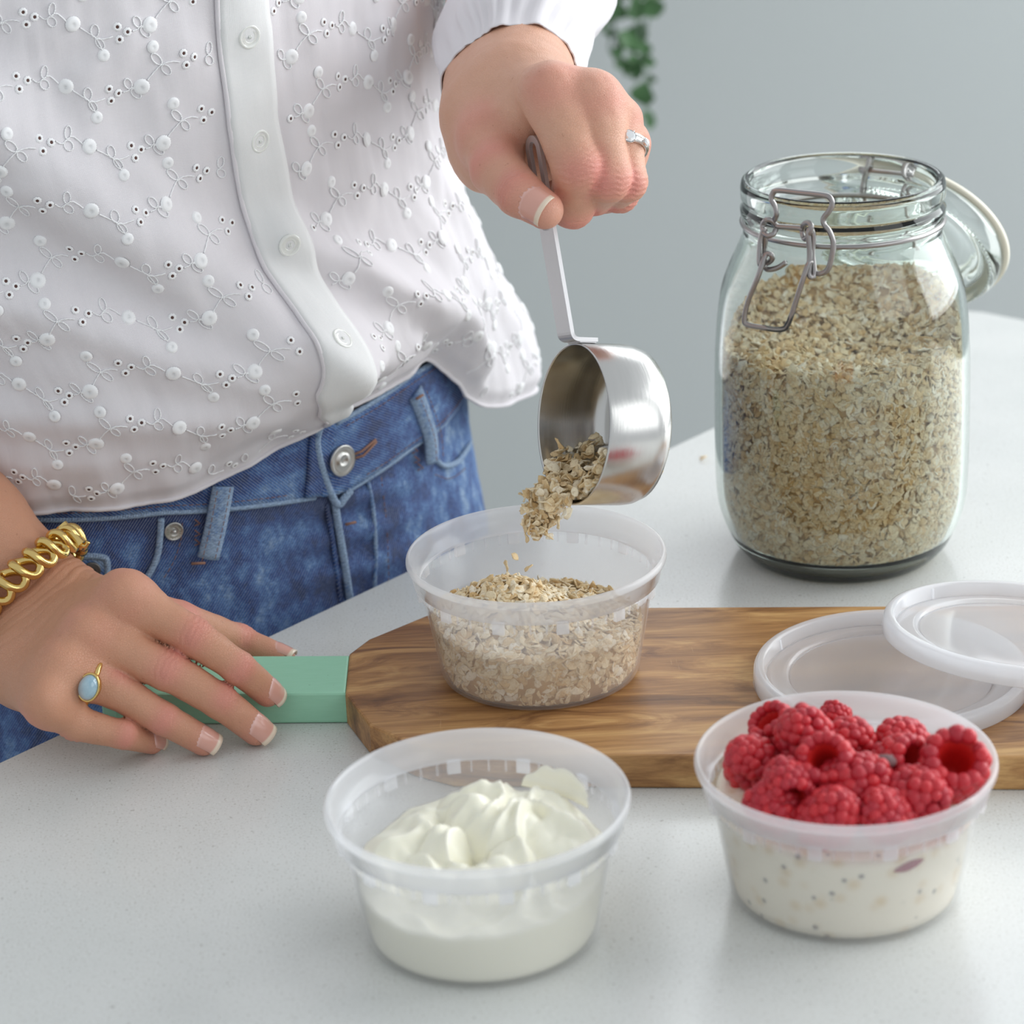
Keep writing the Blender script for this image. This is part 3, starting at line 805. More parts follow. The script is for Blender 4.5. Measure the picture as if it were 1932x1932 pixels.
def nail(H, nm, L=.0115, Wd=.0105, tipw=.0012, up=None, shift=0):
    """curved nail plate lying on the last joint"""
    pts, r = (H.f[nm] if nm in H.f else H.t); pts = np.asarray(pts); D = np.asarray(up) if up is not None else np.asarray(H.dorsal(nm)[-1])
    tan = nrm(pts[-1] - pts[-2]); D = nrm(D - tan * (D @ tan)); side = np.cross(tan, D)
    nu, nv = 9, 11; P = []; fr = []
    for j in range(nv):
        s = j / (nv - 1) * (L + tipw) - L * .60 + shift
        for i in range(nu):
            u = (i / (nu - 1) - .5) * 2
            jj = j / (nv - 1); wv = Wd * .5 * (1 - .44 * max(0, (.36 - jj) / .36) ** 2 - .34 * max(0, (jj - .72) / .28) ** 2.4)
            ang = u * 1.02; rr = wv / math.sin(1.02)
            bul = s + (.0026 * u * u * (1 - jj / .5) if jj < .5 else -.0016 * u * u * (jj - .5) / .5)
            P.append((pts[-1] + tan * bul + side * rr * math.sin(ang) + D * (rr * math.cos(ang)), D * math.cos(ang) + side * math.sin(ang))); fr.append(j / (nv - 1))
    C0 = np.array([p[0] for p in P]); N = np.array([p[1] for p in P])
    X = C0.copy(); LIFT = np.array([.00042 * min(1, max(0.0, j / (nv - 1) - .02) / .25) * (1 - .75 * abs((i / (nu - 1) - .5) * 2) ** 4) for j in range(nv) for i in range(nu)])
    for _ in range(14):
        d = H(X); X = X - N * np.clip(d - LIFT, -.002, .002)[:, None]
    # the free edge keeps the line of the plate
    X = X.reshape(nv, nu, 3)
    for j in range(1, nv):
        s = j / (nv - 1)
        if s > .62:
            ext = X[j - 1] + (tan - D * .10) * ((L + tipw) / (nv - 1))
            k = min(1, (s - .62) / .2); X[j] = X[j] * (1 - k) + ext * k
    top = X.reshape(-1, 3); cen = (nu // 2)
    low = top - np.tile(D, (len(top), 1)) * .00055
    V = np.concatenate([top, low]); F = grid_faces(nv, nu); m = len(top)
    F2 = [tuple(i + m for i in f[::-1]) for f in F]
    B = [i for i in range(nu)] + [j * nu + nu - 1 for j in range(1, nv)] + [(nv - 1) * nu + i for i in range(nu - 2, -1, -1)] + [j * nu for j in range(nv - 2, 0, -1)]
    F3 = [(B[i], B[(i + 1) % len(B)], B[(i + 1) % len(B)] + m, B[i] + m) for i in range(len(B))]
    return V, F + F2 + F3, np.array(fr + fr)
# ------------------------------------------------------------------ the person: a standing woman's body, cropped by the frame
person = tag(empty('person', (-.1614, 1.3311, ZF)), 'person in a white embroidered blouse and blue jeans pouring oats from a steel scoop', 'person')
PHI = math.radians(44)
BF = np.array([math.sin(PHI), -math.cos(PHI), 0]); BT = np.array([math.cos(PHI), math.sin(PHI), 0])
BC = np.array([-.16135, 1.33106, 0])
def sst(x, a, b):
    t = np.clip((np.asarray(x, float) - a) / (b - a), 0, 1); return t * t * (3 - 2 * t)
def hit(px, py, a, b):
    """pixel -> (angle, height) on the upright body ellipse"""
    d = ray(px, py); o = CAMP - BC
    ox, dx, oy, dy = o @ BT / a, d @ BT / a, o @ BF / b, d @ BF / b
    A = dx * dx + dy * dy; Bq = ox * dx + oy * dy; Cq = ox * ox + oy * oy - 1
    t = (-Bq - math.sqrt(max(0, Bq * Bq - A * Cq))) / A
    return math.atan2(ox + t * dx, oy + t * dy), CAMH + t * d[2]

# --- right hand, resting on the paddle handle
W_R = aty(105, 1180, 1.140)
RI = ([aty(237, 1130, 1.085), aty(366, 1201, 1.0755), aty(449, 1259, 1.074), atz(505, 1306, .0192)], [.0105, .0086, .0074, .0066])
RMd = ([aty(167, 1199, 1.075), aty(316, 1264, 1.0675), aty(414, 1322, 1.0680), atz(484, 1377, .0074)], [.0108, .0090, .0078, .0070])
RRg = ([aty(118, 1266, 1.062), aty(212, 1298, 1.062), aty(308, 1356, 1.0590), atz(384, 1398, .0069)], [.0102, .0086, .0072, .0066])
RPk = ([aty(90, 1326, 1.048), aty(141, 1364, 1.0514), aty(231, 1385, 1.0525), atz(286, 1399, .0060)], [.0098, .0078, .0064, .0056])
RTh = ([aty(235, 1150, 1.120), aty(335, 1176, 1.131), atz(450, 1212, .0140), atz(534, 1241, .0080)], [.0120, .0105, .0085, .0058])
ul_R = aty(48, 1262, 1.095)
handR = Hand({'index': RI, 'middle': RMd, 'ring': RRg, 'pinky': RPk}, RTh, [
    (W_R, RI[0][0], .0170, .0115), (W_R, RMd[0][0], .0180, .0118), (W_R, RRg[0][0], .0180, .0112), (ul_R, RPk[0][0], .0165, .0110),
    (W_R, ul_R, .0180, .0165), (W_R, RTh[0][0], .018, .0145),
    (RI[0][0], RI[0][0] * .65 + RI[0][1] * .35, .0098, .0082), (RMd[0][0], RMd[0][0] * .65 + RMd[0][1] * .35, .0100, .0082), (RRg[0][0], RRg[0][0] * .65 + RRg[0][1] * .35, .0098, .0078),
    ((RI[0][0] + RRg[0][0]) / 2 + [0, .02, -.012], (W_R + ul_R) / 2, .014, .016)],
    [(W_R + [.004, 0, .004], aty(-60, 985, 1.165), .0225, .0245), (aty(70, 1215, 1.135), aty(-95, 1010, 1.165), .0200, .0235), (aty(-60, 985, 1.165), aty(-330, 730, 1.205), .0245, .037)],
    dors={'thumb': (.3, -.45, .8)})
# --- left hand, gripping the scoop handle
W_L = aty(957, 188, 1.215)
LI = ([aty(1040, 178, 1.157), aty(1092, 318, 1.138), aty(1080, 388, 1.151), aty(1052, 372, 1.164)], [.0126, .0114, .0100, .0080])
LM = ([aty(1120, 192, 1.157), aty(1147, 338, 1.140), aty(1122, 368, 1.160), aty(1092, 345, 1.172)], [.0120, .0104, .0090, .0074])
LR = ([aty(1164, 232, 1.168), aty(1182, 343, 1.147), aty(1158, 366, 1.167), aty(1128, 340, 1.178)], [.0110, .0092, .0080, .0068])
LP = ([aty(1184, 274, 1.183), aty(1172, 366, 1.167), aty(1142, 372, 1.184), aty(1112, 350, 1.190)], [.0098, .0082, .0072, .0060])
LT = ([aty(930, 262, 1.185), aty(938, 320, 1.160), aty(981, 366, 1.1395), aty(1027, 396, 1.1298)], [.0142, .0120, .0103, .0084])
handL = Hand({'index': LI, 'middle': LM, 'ring': LR, 'pinky': LP}, LT, [
    (W_L + [.006, 0, .002], LI[0][0], .0180, .0106), (W_L + [.008, 0, 0], LM[0][0], .0180, .0104), (W_L + [.006, .006, -.004], LR[0][0], .0175, .0100), (W_L + [.002, .008, -.010], LP[0][0], .0170, .0092),
    (W_L, LT[0][0], .0175, .0150), (LT[0][0], LI[0][0] * .5 + LT[1][0] * .5 if False else (LI[0][0] + LT[0][1]) / 2 + [0, .018, 0], .0135, .0090),
    (aty(922, 298, 1.205), aty(1090, 300, 1.190), .0145, .0145), (W_L + [-.004, 0, -.016], aty(922, 298, 1.200), .0165, .0138),
    (LI[0][0], LI[0][0] * .7 + LI[0][1] * .3, .0112, .0100), (LM[0][0], LM[0][0] * .7 + LM[0][1] * .3, .0110, .0096)],
    [(W_L + [.007, 0, .006], aty(1002, 8, 1.315), .0214, .0295), (W_L + [-.0100, 0, -.006], aty(950, 28, 1.315), .0206, .0290), (aty(990, 26, 1.315), aty(1026, -80, 1.42), .029, .031)],
    dors={'thumb': (-.30, -.86, .42)})
# tendons that stand out on the back of each hand
for H, Wd_, nr_, r_ in ((handR, W_R, np.array([.05, -.75, .66]), .0040), (handL, W_L, np.array([.05, -.70, .71]), .0042)):
    for nm in ('index', 'middle', 'ring', 'pinky'):
        m_ = np.asarray(H.f[nm][0][0]); H.palm.append((Wd_ * .35 + m_ * .65 + nrm(nr_) * .0112, m_ + nrm(nr_) * .0082, r_ * .8, r_))
def wrist_lines(V, G, c, ax, amp, lo, hi):
    """fine bent-skin lines across the wrist"""
    d = V - c; x = d @ ax
    w = np.array([mnoise.noise(Vector(p * 45)) for p in V]) * .0035 if len(V) < 150000 else 0
    s = sst(x, lo, lo + .006) * sst(-x, -hi, -hi + .010)
    y = x + w + .25 * np.linalg.norm(d - np.outer(x, ax), axis=1)
    return V - G * (amp * s * (np.clip(np.cos(y * 2 * math.pi / .0038), .1, 1) ** 2 + .5 * np.cos(y * 2 * math.pi / .0067)))[:, None]
bV, bQ, bRed, bTan, off = [], [], [], [], 0
for H, lo, hi, h in ((handR, None, None, .00085), (handL, None, None, .00085)):
    pts = np.concatenate([np.array(f[0]) for f in H.f.values()] + [np.array(H.t[0]), np.array([s[0] for s in H.palm]), np.array([s[1] for s in H.palm])] + [np.array([s[0], s[1]]) for s in H.arm[:2]])
    V, Q, G = surface_nets(H, pts.min(0) - .034, pts.max(0) + .034, h)
    if H is handR: V = wrist_lines(V, G, W_R, nrm(aty(-60, 985, 1.165) - W_R), .00038, -.016, .030)
    V, red = hand_detail(H, V, G)
    bV.append(V); bQ.append(Q + off); bRed.append(red); bTan.append(np.full(len(V), .75 if H is handR else .35)); off += len(V)
sR = BC - BT * .165 + [-.02, -.02, .40]; sL = BC + BT * .155 + [-.02, -.02, .40]
eR = aty(-330, 730, 1.205); eL = aty(1030, -80, 1.42)
def torso(P):
    q = P - BC - np.outer(np.clip(P[:, 2], 0, .5) * -.12, BT)
    x, y, z = q @ BT, q @ BF, q[:, 2]
    d1 = (np.sqrt((x / .135) ** 2 + (y / .080) ** 2 + ((z - .16) / .30) ** 2) - 1) * .080
    d = smin(d1, blobs(P, [(sR, sL, .05, .05), (sR, eR, .045, .036), (sL, eL, .045, .031), (eR, eR * .6 + W_R * .4, .036, .027), (eL, eL * .6 + W_L * .4, .030, .026), (BC + [-.03, -.02, .4], BC + [-.03, -.03, .47], .055, .05)], .03), .03)
    return d
V, Q, G = surface_nets(torso, (-.52, 1.02, -.2), (.2, 1.62, .56), .009)
bV.append(V); bQ.append(Q + off); bRed.append(np.zeros(len(V))); bTan.append(np.full(len(V), .6))
M_skin = m_skin()
body = part(person, 'body', np.concatenate(bV), np.concatenate(bQ), M_skin, attrs={'flush': np.concatenate(bRed), 'tan': np.concatenate(bTan)})
t_ = NT('fingernail'); fr = t_.attr('free')
M_nail = t_.end(t_.pr(Base_Color=t_.mix(t_.ramp(fr, [(.80, (0, 0, 0)), (.86, (1, 1, 1))]), t_.mix(t_.ramp(fr, [(.05, (1, 1, 1)), (.2, (0, 0, 0))]), srgb(222, 166, 150), srgb(234, 188, 178)), srgb(236, 216, 194)), Roughness=.22, Coat_Weight=.4, Coat_Roughness=.15).outputs[0])
for H, nm, L, Wd, up, sh in ((handR, 'index', .0118, .0104, (.30, -.52, .80), .0005), (handR, 'middle', .0118, .0108, (.25, -.55, .80), .0005), (handR, 'ring', .0112, .0100, (.22, -.58, .78), .0005), (handR, 'pinky', .0094, .0080, (.15, -.62, .77), .0005), (handR, 'thumb', .010, .009, (.25, .2, .9), 0), (handL, 'thumb', .0116, .0098, (-.38, -.84, .38), -.0016)):
    V, F, fr = nail(H, nm, L, Wd, .0013, up, sh)
    part(body, 'fingernail', V, F, M_nail, attrs={'free': fr})

# --- jeans
JA, JB = .165, .105
def jeans_ab(z):
    k = sst(-np.asarray(z, float), -.05, .10)
    return JA + .016 * k, JB + .012 * k
def jp(th, z, off=0):
    th = np.asarray(th, float); z = np.asarray(z, float); a, b = jeans_ab(z)
    a, b = a + off, b + off
    return BC + (a * np.sin(th))[..., None] * BT + (b * np.cos(th))[..., None] * BF + z[..., None] * np.array([0, 0, 1.0])
def jn(th, z):
    a, b = jeans_ab(z); return nrm(BT * math.sin(th) / a + BF * math.cos(th) / b)
M_denim = m_denim('blue_denim'); M_denim_band = m_denim('blue_denim_band', .04); M_denim_worn = m_denim('blue_denim_edge', .22)
def bandz(th):
    """height of the waistband seam round the body"""
    d = np.degrees(th); return np.interp(d, [-180, -60, -35, -20, -5, 0, 20, 30, 60, 180], [.085, .065, .062, .056, .050, .047, .055, .056, .066, .085])
NU, NV = 200, 90
th = np.linspace(-math.pi, math.pi, NU, endpoint=False); V = []; wear = []
for i in th:
    zt = bandz(i) + .004
    zz = zt - (zt + .16) * (np.arange(NV) / (NV - 1))
    d = np.array([.0018 * mnoise.noise(Vector((i * 5, z * 22, 2))) + .0010 * mnoise.noise(Vector((i * 16, z * 40, 4))) for z in zz])
    # drawn creases from the fly towards the hip
    d += .0016 * np.sin(zz * 330 + i * 6) * np.exp(-((np.degrees(i) - 6) / 14) ** 2) * sst(zz, -.06, .03)
    V.append(jp(np.full(NV, i), zz, d))
    dd = np.degrees(i); wear.append(.16 * np.exp(-((zz + .02) / .04) ** 2) * np.exp(-((dd + 22) / 13) ** 2) - .26 * np.exp(-((zz - zt) / .010) ** 2) + .16 * sst(dd, 14, 45) - .22 * np.exp(-((dd + 2.5) / 3.5) ** 2) - .18 * np.exp(-((dd + 34) / 5) ** 2) * sst(zz, .0, .05) + .10 * np.sin(zz * 260 + dd * .25) * np.exp(-((dd - 4) / 12) ** 2))  # wash wear and dark seams; lighter hip side is window light put into colour
V = np.concatenate(V); uv = np.column_stack([np.repeat(th * .15, NV), V[:, 2]])
jeans = part(person, 'jeans', V, grid_faces(NU, NV, True), M_denim, uv=uv, attrs={'wear': np.concatenate(wear)}, fixn=True)
for s in (-1, 1):
    top = BC + BT * s * .088 + [0, 0, -.10]; bot = BC + BT * s * .085 - BF * .01 + [0, 0, ZF + .002]
    P_ = [top + (bot - top) * t for t in np.linspace(0, 1, 12)]
    Vl, Fl = tube(P_, np.interp(np.linspace(0, 1, 12), [0, .15, .5, 1], [.088, .090, .066, .062]), 32)
    part(jeans, 'trouser_leg', Vl, Fl, M_denim, uv=np.column_stack([Vl[:, 0], Vl[:, 2]]), attrs={'wear': np.zeros(len(Vl))})
def strip(path, half, off, thick, name, mat, root=jeans, nacross=7, wearv=.0, edge=.5, n_along=None, posf=jp, crown=0.0):
    """a flat fabric strip following (angle, height) points on the body surface"""
    path = smooth_path(path, n_along or 6); m = len(path); half = np.broadcast_to(half, (m,))
    P0 = np.array([posf(np.array(a), np.array(z), 0) for a, z in path]); T_ = np.gradient(P0, axis=0); T_ /= np.linalg.norm(T_, axis=1)[:, None]
    Vt, Vb, U_, We = [], [], [], []; s = 0
    for i, (a, z) in enumerate(path):
        n_ = jn(a, z); sd = np.cross(T_[i], n_); s += np.linalg.norm(P0[i] - P0[i - 1]) if i else 0
        for j in range(nacross):
            u = (j / (nacross - 1) - .5) * 2
            q = P0[i] + sd * half[i] * u
            # keep on the curved surface
            da = ((sd @ BT) * math.cos(a) * 1 - (sd @ BF) * math.sin(a)) * half[i] * u / .15
            q = posf(np.array(a + da * (.15 / math.hypot(JA * math.cos(a), JB * math.sin(a)))), np.array(z + sd[2] * half[i] * u), 0)
            e = (off + thick * (1 - abs(u) ** 6 * .35) + crown * (1 - u * u))
            Vt.append(q + n_ * e); Vb.append(q + n_ * (off - .0005)); U_.append((u * half[i], s)); We.append(wearv + edge * (abs(u) ** 8 * .35))
    n2 = len(Vt); F = grid_faces(m, nacross); Fb = [tuple(i + n2 for i in f[::-1]) for f in F]
    B = list(range(nacross)) + [i * nacross + nacross - 1 for i in range(1, m)] + [(m - 1) * nacross + j for j in range(nacross - 2, -1, -1)] + [i * nacross for i in range(m - 2, 0, -1)]
    Fs = [(B[i], B[i] + n2, B[(i + 1) % len(B)] + n2, B[(i + 1) % len(B)]) for i in range(len(B))]
    return part(root, name, Vt + Vb, F + Fb + Fs, mat, uv=U_ + U_, attrs={'wear': We + We}, fixn=True)
def px2(pts, a=JA, b=JB): return [hit(x, y, a, b) for x, y in pts]
M_thread = simple('rust_thread', srgb(140, 102, 84), .8)
M_nickel = simple('worn_nickel', (.58, .57, .55, 1), .32, 1.0)
M_dark = simple('pewter', (.22, .21, .20, 1), .4, 1.0)
dg = math.radians
# waistband: from the tab at the fly round the back
bw = .0385
band_path = [(dg(d), float(bandz(dg(d))) + bw / 2) for d in list(range(-4, -181, -11))]
strip(band_path, bw / 2, .0006, .0016, 'waistband', M_denim_band, nacross=15, wearv=-.02, edge=.7)
band2 = [(dg(d), float(bandz(dg(d))) + bw / 2 + (.001 if d < 20 else 0)) for d in [-6.4, -3] + list(range(0, 181, 9))]
strip(band2, bw / 2, .0026, .0018, 'waistband', M_denim_band, nacross=15, wearv=-.06, edge=.7)
def ridge(pts, r, name, mat, off, n=6, root=jeans, wearv=.25):
    p = smooth_path(pts, 6); P_ = np.array([jp(np.array(a), np.array(z), off) for a, z in p]); Vr, Fr = tube(P_, r, n)
    return part(root, name, Vr, Fr, mat, uv=np.column_stack([Vr[:, 0] + Vr[:, 1], Vr[:, 2]]), attrs={'wear': np.full(len(Vr), wearv)})
ridge([(dg(d), float(bandz(dg(d))) - .0005) for d in range(-95, -3, 6)], .0014, 'seam', M_denim_worn, .0012)
ridge([(dg(d), float(bandz(dg(d))) - .0005) for d in range(2, 95, 6)], .0014, 'seam', M_denim_worn, .0022)
ridge([(dg(d), float(bandz(dg(d))) + bw) for d in range(-30, 0, 4)], .0014, 'seam', M_denim_worn, .0016)
ridge([(dg(d), float(bandz(dg(d))) + bw) for d in range(0, 60, 5)], .0015, 'seam', M_denim_worn, .0034)
ridge(px2([(640, 772), (614, 782), (597, 800), (590, 828), (594, 860), (604, 896), (617, 930), (629, 949), (640, 938), (652, 922)]), .0021, 'waistband_edge', M_denim_worn, .0034, 8)
ridge(px2([(600, 800), (583, 822), (583, 850), (596, 895), (610, 930)]), .0012, 'waistband_edge', M_denim_worn, .0022, 8)
strip(px2([(598, 880), (612, 905), (622, 930)]), [.0060, .0060, .0055, .005, .0045, .004, .004, .0035, .003, .003, .0025, .002, .002], .0024, .0014, 'waistband_tab', M_denim_band, nacross=7)
def stitches(path, off, name='stitching', step=.0034, ln=.0023, r=.00021):
    p = smooth_path(path, 12); P_ = np.array([jp(np.array(a), np.array(z), off) for a, z in p]); s = np.concatenate([[0], np.cumsum(np.linalg.norm(np.diff(P_, axis=0), axis=1))])
    mb = MB()
    for s0 in np.arange(0, s[-1] - ln, step):
        q = [[np.interp(t, s, P_[:, k]) for k in range(3)] for t in (s0, s0 + ln / 2, s0 + ln)]; mb.add(*tube(q, r, 5))
    V_, F_ = mb.get(); o = part(jeans, name, V_, F_, M_thread); o['kind'] = 'stuff'; return o
stitches([(dg(d), float(bandz(dg(d))) + .0035) for d in range(-70, -4, 6)], .0026)
stitches([(dg(d), float(bandz(dg(d))) + .0035) for d in range(6, 60, 6)], .0046)
stitches([(dg(d), float(bandz(dg(d))) + bw - .0035) for d in range(-20, -4, 4)], .0026)
stitches([(dg(d), float(bandz(dg(d))) + bw - .0035) for d in range(2, 50, 5)], .0046)
# belt loops
def belt_loop(p):
    q = px2(p); strip(q, .0056, .0048, .0016, 'belt_loop', M_denim_worn, nacross=7, wearv=.16, edge=.5, crown=.0016)
    stitches([(a - .021, z) for a, z in q], .0092); stitches([(a + .021, z) for a, z in q], .0092)
belt_loop([(413, 912), (410, 930), (400, 985), (386, 1046)])
belt_loop([(768, 738), (782, 775), (796, 820), (800, 868)])
# fly
ridge(px2([(628, 948), (634, 1000), (641, 1060), (648, 1160), (650, 1260)]), .0021, 'fly_seam', M_denim_worn, .0016, 8)
ridge(px2([(614, 950), (624, 1020), (630, 1100), (634, 1200), (636, 1260)]), .0013, 'fly_seam', M_denim, .0008, 8, wearv=-.2)
ridge(px2([(690, 900), (700, 960), (700, 1040), (692, 1110), (684, 1200)]), .0011, 'fly_seam', M_denim_worn, .0009, 8, wearv=.1)
stitches(px2([(716, 900), (722, 980), (720, 1060), (712, 1150)]), .0012)
# front pockets
ridge(px2([(304, 976), (302, 1010), (296, 1050), (278, 1086), (254, 1108)]), .0017, 'pocket_edge', M_denim_worn, .0012, 8)
ridge(px2([(815, 838), (820, 858), (838, 878), (862, 872), (880, 850), (888, 835)], .168, .107), .0016, 'pocket_edge', M_denim_worn, .0014, 8)
stitches(px2([(344, 985), (340, 1020), (326, 1060), (304, 1096)]), .0012)
stitches(px2([(822, 895), (850, 902), (880, 880)], .168, .107), .0014)
ridge(px2([(150, 1046), (190, 1048), (203, 1056), (204, 1090), (203, 1120)]), .0016, 'coin_pocket_edge', M_denim_worn, .0014, 8)
strip(px2([(150, 1080), (176, 1080), (200, 1082)]), .0080, .0004, .0012, 'coin_pocket', M_denim_worn, nacross=9, wearv=-.02)
# bar tacks
for pts, of in (([(356, 1049), (380, 1048)], .0100), ([(640, 985), (658, 981)], .0045), ([(752, 748), (764, 741)], .0105), ([(650, 855), (668, 848), (694, 826)], .0052), ([(652, 862), (672, 856), (696, 830)], .0050)):
    q = px2(pts); P_ = [jp(np.array(a), np.array(z), of) for a, z in q]; Vr, Fr = tube(P_, .0007, 6); part(jeans, 'bar_tack', Vr, Fr, M_thread)
mb = MB()
for (x, y) in ((371, 985), (371, 1005), (371, 1022), (776, 850), (780, 868), (786, 882)):
    q = px2([(x - 5, y - 8), (x + 5, y), (x - 5, y + 4)]); mb.add(*tube([jp(np.array(a), np.array(z), .0022) for a, z in q], .0004, 5))
part(jeans, 'zigzag_stitching', *mb.get(), M_thread)['kind'] = 'stuff'
def stud(px, py, R_, off, mat, name, flat=False):
    a, z = hit(px, py, JA, JB); p = jp(np.array(a), np.array(z), off); A = frame(jn(a, z))
    if flat: pr = [(0, .0014), (R_ * .22, .0016), (R_ * .30, .0024), (R_ * .42, .0024), (R_ * .5, .0015), (R_ * .8, .0016), (R_ * .93, .0022), (R_, .0014), (R_ * .96, 0), (0, 0)]
    else: pr = [(0, .0023), (R_ * .10, .0022), (R_ * .20, .0017), (R_ * .25, .0010), (R_ * .28, .0006), (R_ * .34, .0006), (R_ * .37, .0010), (R_ * .40, .0011), (R_ * .60, .0011), (R_ * .84, .0011), (R_ * .88, .0012), (R_ * .95, .0012), (R_, .0008), (R_ * .97, 0), (0, 0)]
    Vv, Ff = lathe(pr, 36); o = part(jeans, name, xf(Vv, A, p), Ff, mat)
    return a, z, p, A
a, z, p, A = stud(631, 864, .0083, .0050, M_nickel, 'button', True)
def engraved(txt, R_, p, A, lift, mat, size, start=0.0, sweep=5.6, cw=True):
    """raised lettering round a stud"""
    mb = MB()
    for k, ch in enumerate(txt):
        if ch == ' ': continue
        cu = bpy.data.curves.new('letter', 'FONT'); cu.body = ch; cu.size = size; cu.extrude = .0001; cu.align_x = 'CENTER'; cu.resolution_u = 2
        ob = bpy.data.objects.new('letter', cu); col.objects.link(ob)
        me = bpy.data.meshes.new_from_object(ob.evaluated_get(bpy.context.evaluated_depsgraph_get()))
        v = np.array([q.co[:] for q in me.vertices]); f = [tuple(q.vertices) for q in me.polygons]
        bpy.data.objects.remove(ob); bpy.data.curves.remove(cu); bpy.data.meshes.remove(me)
        if not len(v): continue
        ang = start - sweep * k / len(txt); c, s = math.cos(ang - math.pi / 2), math.sin(ang - math.pi / 2)
        v2 = np.column_stack([v[:, 0], v[:, 1] + R_, v[:, 2] + lift]); r = np.array([[c, -s, 0], [s, c, 0], [0, 0, 1]])
        mb.add(xf(xf(v2, r), A, p), f)
    V_, F_ = mb.get(); return V_, F_
a, z, p, A = stud(327, 1000, .0048, .0012, M_nickel, 'rivet')
uprt = frame(A[:, 2], np.cross([0, 0, 1], A[:, 2]))
V, F = engraved('CUT DENIM ESTLIEC ', .0027, p, uprt, .0011, M_dark, .0016, math.radians(192), 6.283); part(jeans, 'rivet_lettering', V, F, M_dark, smooth=False)['kind'] = 'stuff'
a, z, p, A = stud(176, 1072, .0043, .0020, M_dark, 'rivet')

# --- blouse
def lean(z): return np.interp(z, [.0, .09, .125, .18, .25, .30, .46], [.0, .0, -.004, -.022, -.034, -.037, -.040])
BLA = ([.0, .03, .06, .09, .11, .13, .15, .17, .19, .21, .25, .28, .34, .46], [.174, .174, .173, .170, .167, .168, .173, .178, .182, .185, .188, .189, .190, .192])
HEMD = ([-180, -120, -90, -64, -52, -40, -32, -24, -16, -8, 0, 8, 16, 20, 24, 28, 32, 36, 40, 45, 50, 56, 62, 75, 95, 130, 180], [.05, .058, .066, .0705, .0710, .0700, .0705, .0752, .0812, .0872, .0910, .0925, .0958, .0990, .1020, .0915, .0800, .0690, .0590, .0535, .0500, .0470, .0440, .038, .034, .04, .05])
_hd = np.arange(-180, 181, .5); _hh = np.interp(_hd, *HEMD); _k = np.exp(-(np.arange(-8, 9) * .5 / 1.6) ** 2); _k /= _k.sum()
HEMD = (_hd, np.convolve(np.pad(_hh, 8, mode='edge'), _k, 'valid'))
ZTOP = .46
RID = []
def add_ridge(pts, amp, w, a=.172, b=.118): RID.append((np.array([hit(x, y, a, b) for x, y in pts]), amp, w))
add_ridge([(120, 160), (240, 290), (400, 430), (510, 530), (620, 660)], .0190, .019)
add_ridge([(190, 330), (330, 440), (450, 570), (590, 700)], .0045, .010)
add_ridge([(300, 110), (330, 220), (420, 330)], .003, .008)
add_ridge([(610, 420), (720, 510), (830, 600), (875, 690)], .0120, .012)
add_ridge([(700, 470), (765, 560), (800, 640), (790, 690)], .004, .008)
add_ridge([(0, 500), (200, 560), (420, 660), (600, 770)], .0090, .015)
add_ridge([(40, 760), (250, 770), (480, 780), (610, 790)], .0055, .010)
add_ridge([(560, 600), (610, 690), (632, 770)], .0045, .006)
add_ridge([(740, 640), (690, 700), (650, 765)], .0050, .006)
add_ridge([(790, 660), (740, 715), (690, 745)], .0030, .005)
add_ridge([(830, 150), (850, 300), (890, 460), (940, 620)], .003, .010)
add_ridge([(690, 60), (720, 200), (740, 330)], .0022, .010)
add_ridge([(790, 40), (800, 160), (830, 280)], .0025, .008)
add_ridge([(60, 60), (120, 200), (160, 320)], .003, .014)
add_ridge([(500, 790), (400, 850), (330, 900)], .003, .007)
def wrinkle(a, z):      # fine crumple of thin cotton
    return mnoise.noise(Vector((a * 9, z * 30, 1))) * .0021 + mnoise.noise(Vector((a * 42, z * 14, 7))) * .0005 + mnoise.noise(Vector((a * 26, z * 60, 5))) * .0006
crumple = np.vectorize(wrinkle, otypes=[float])
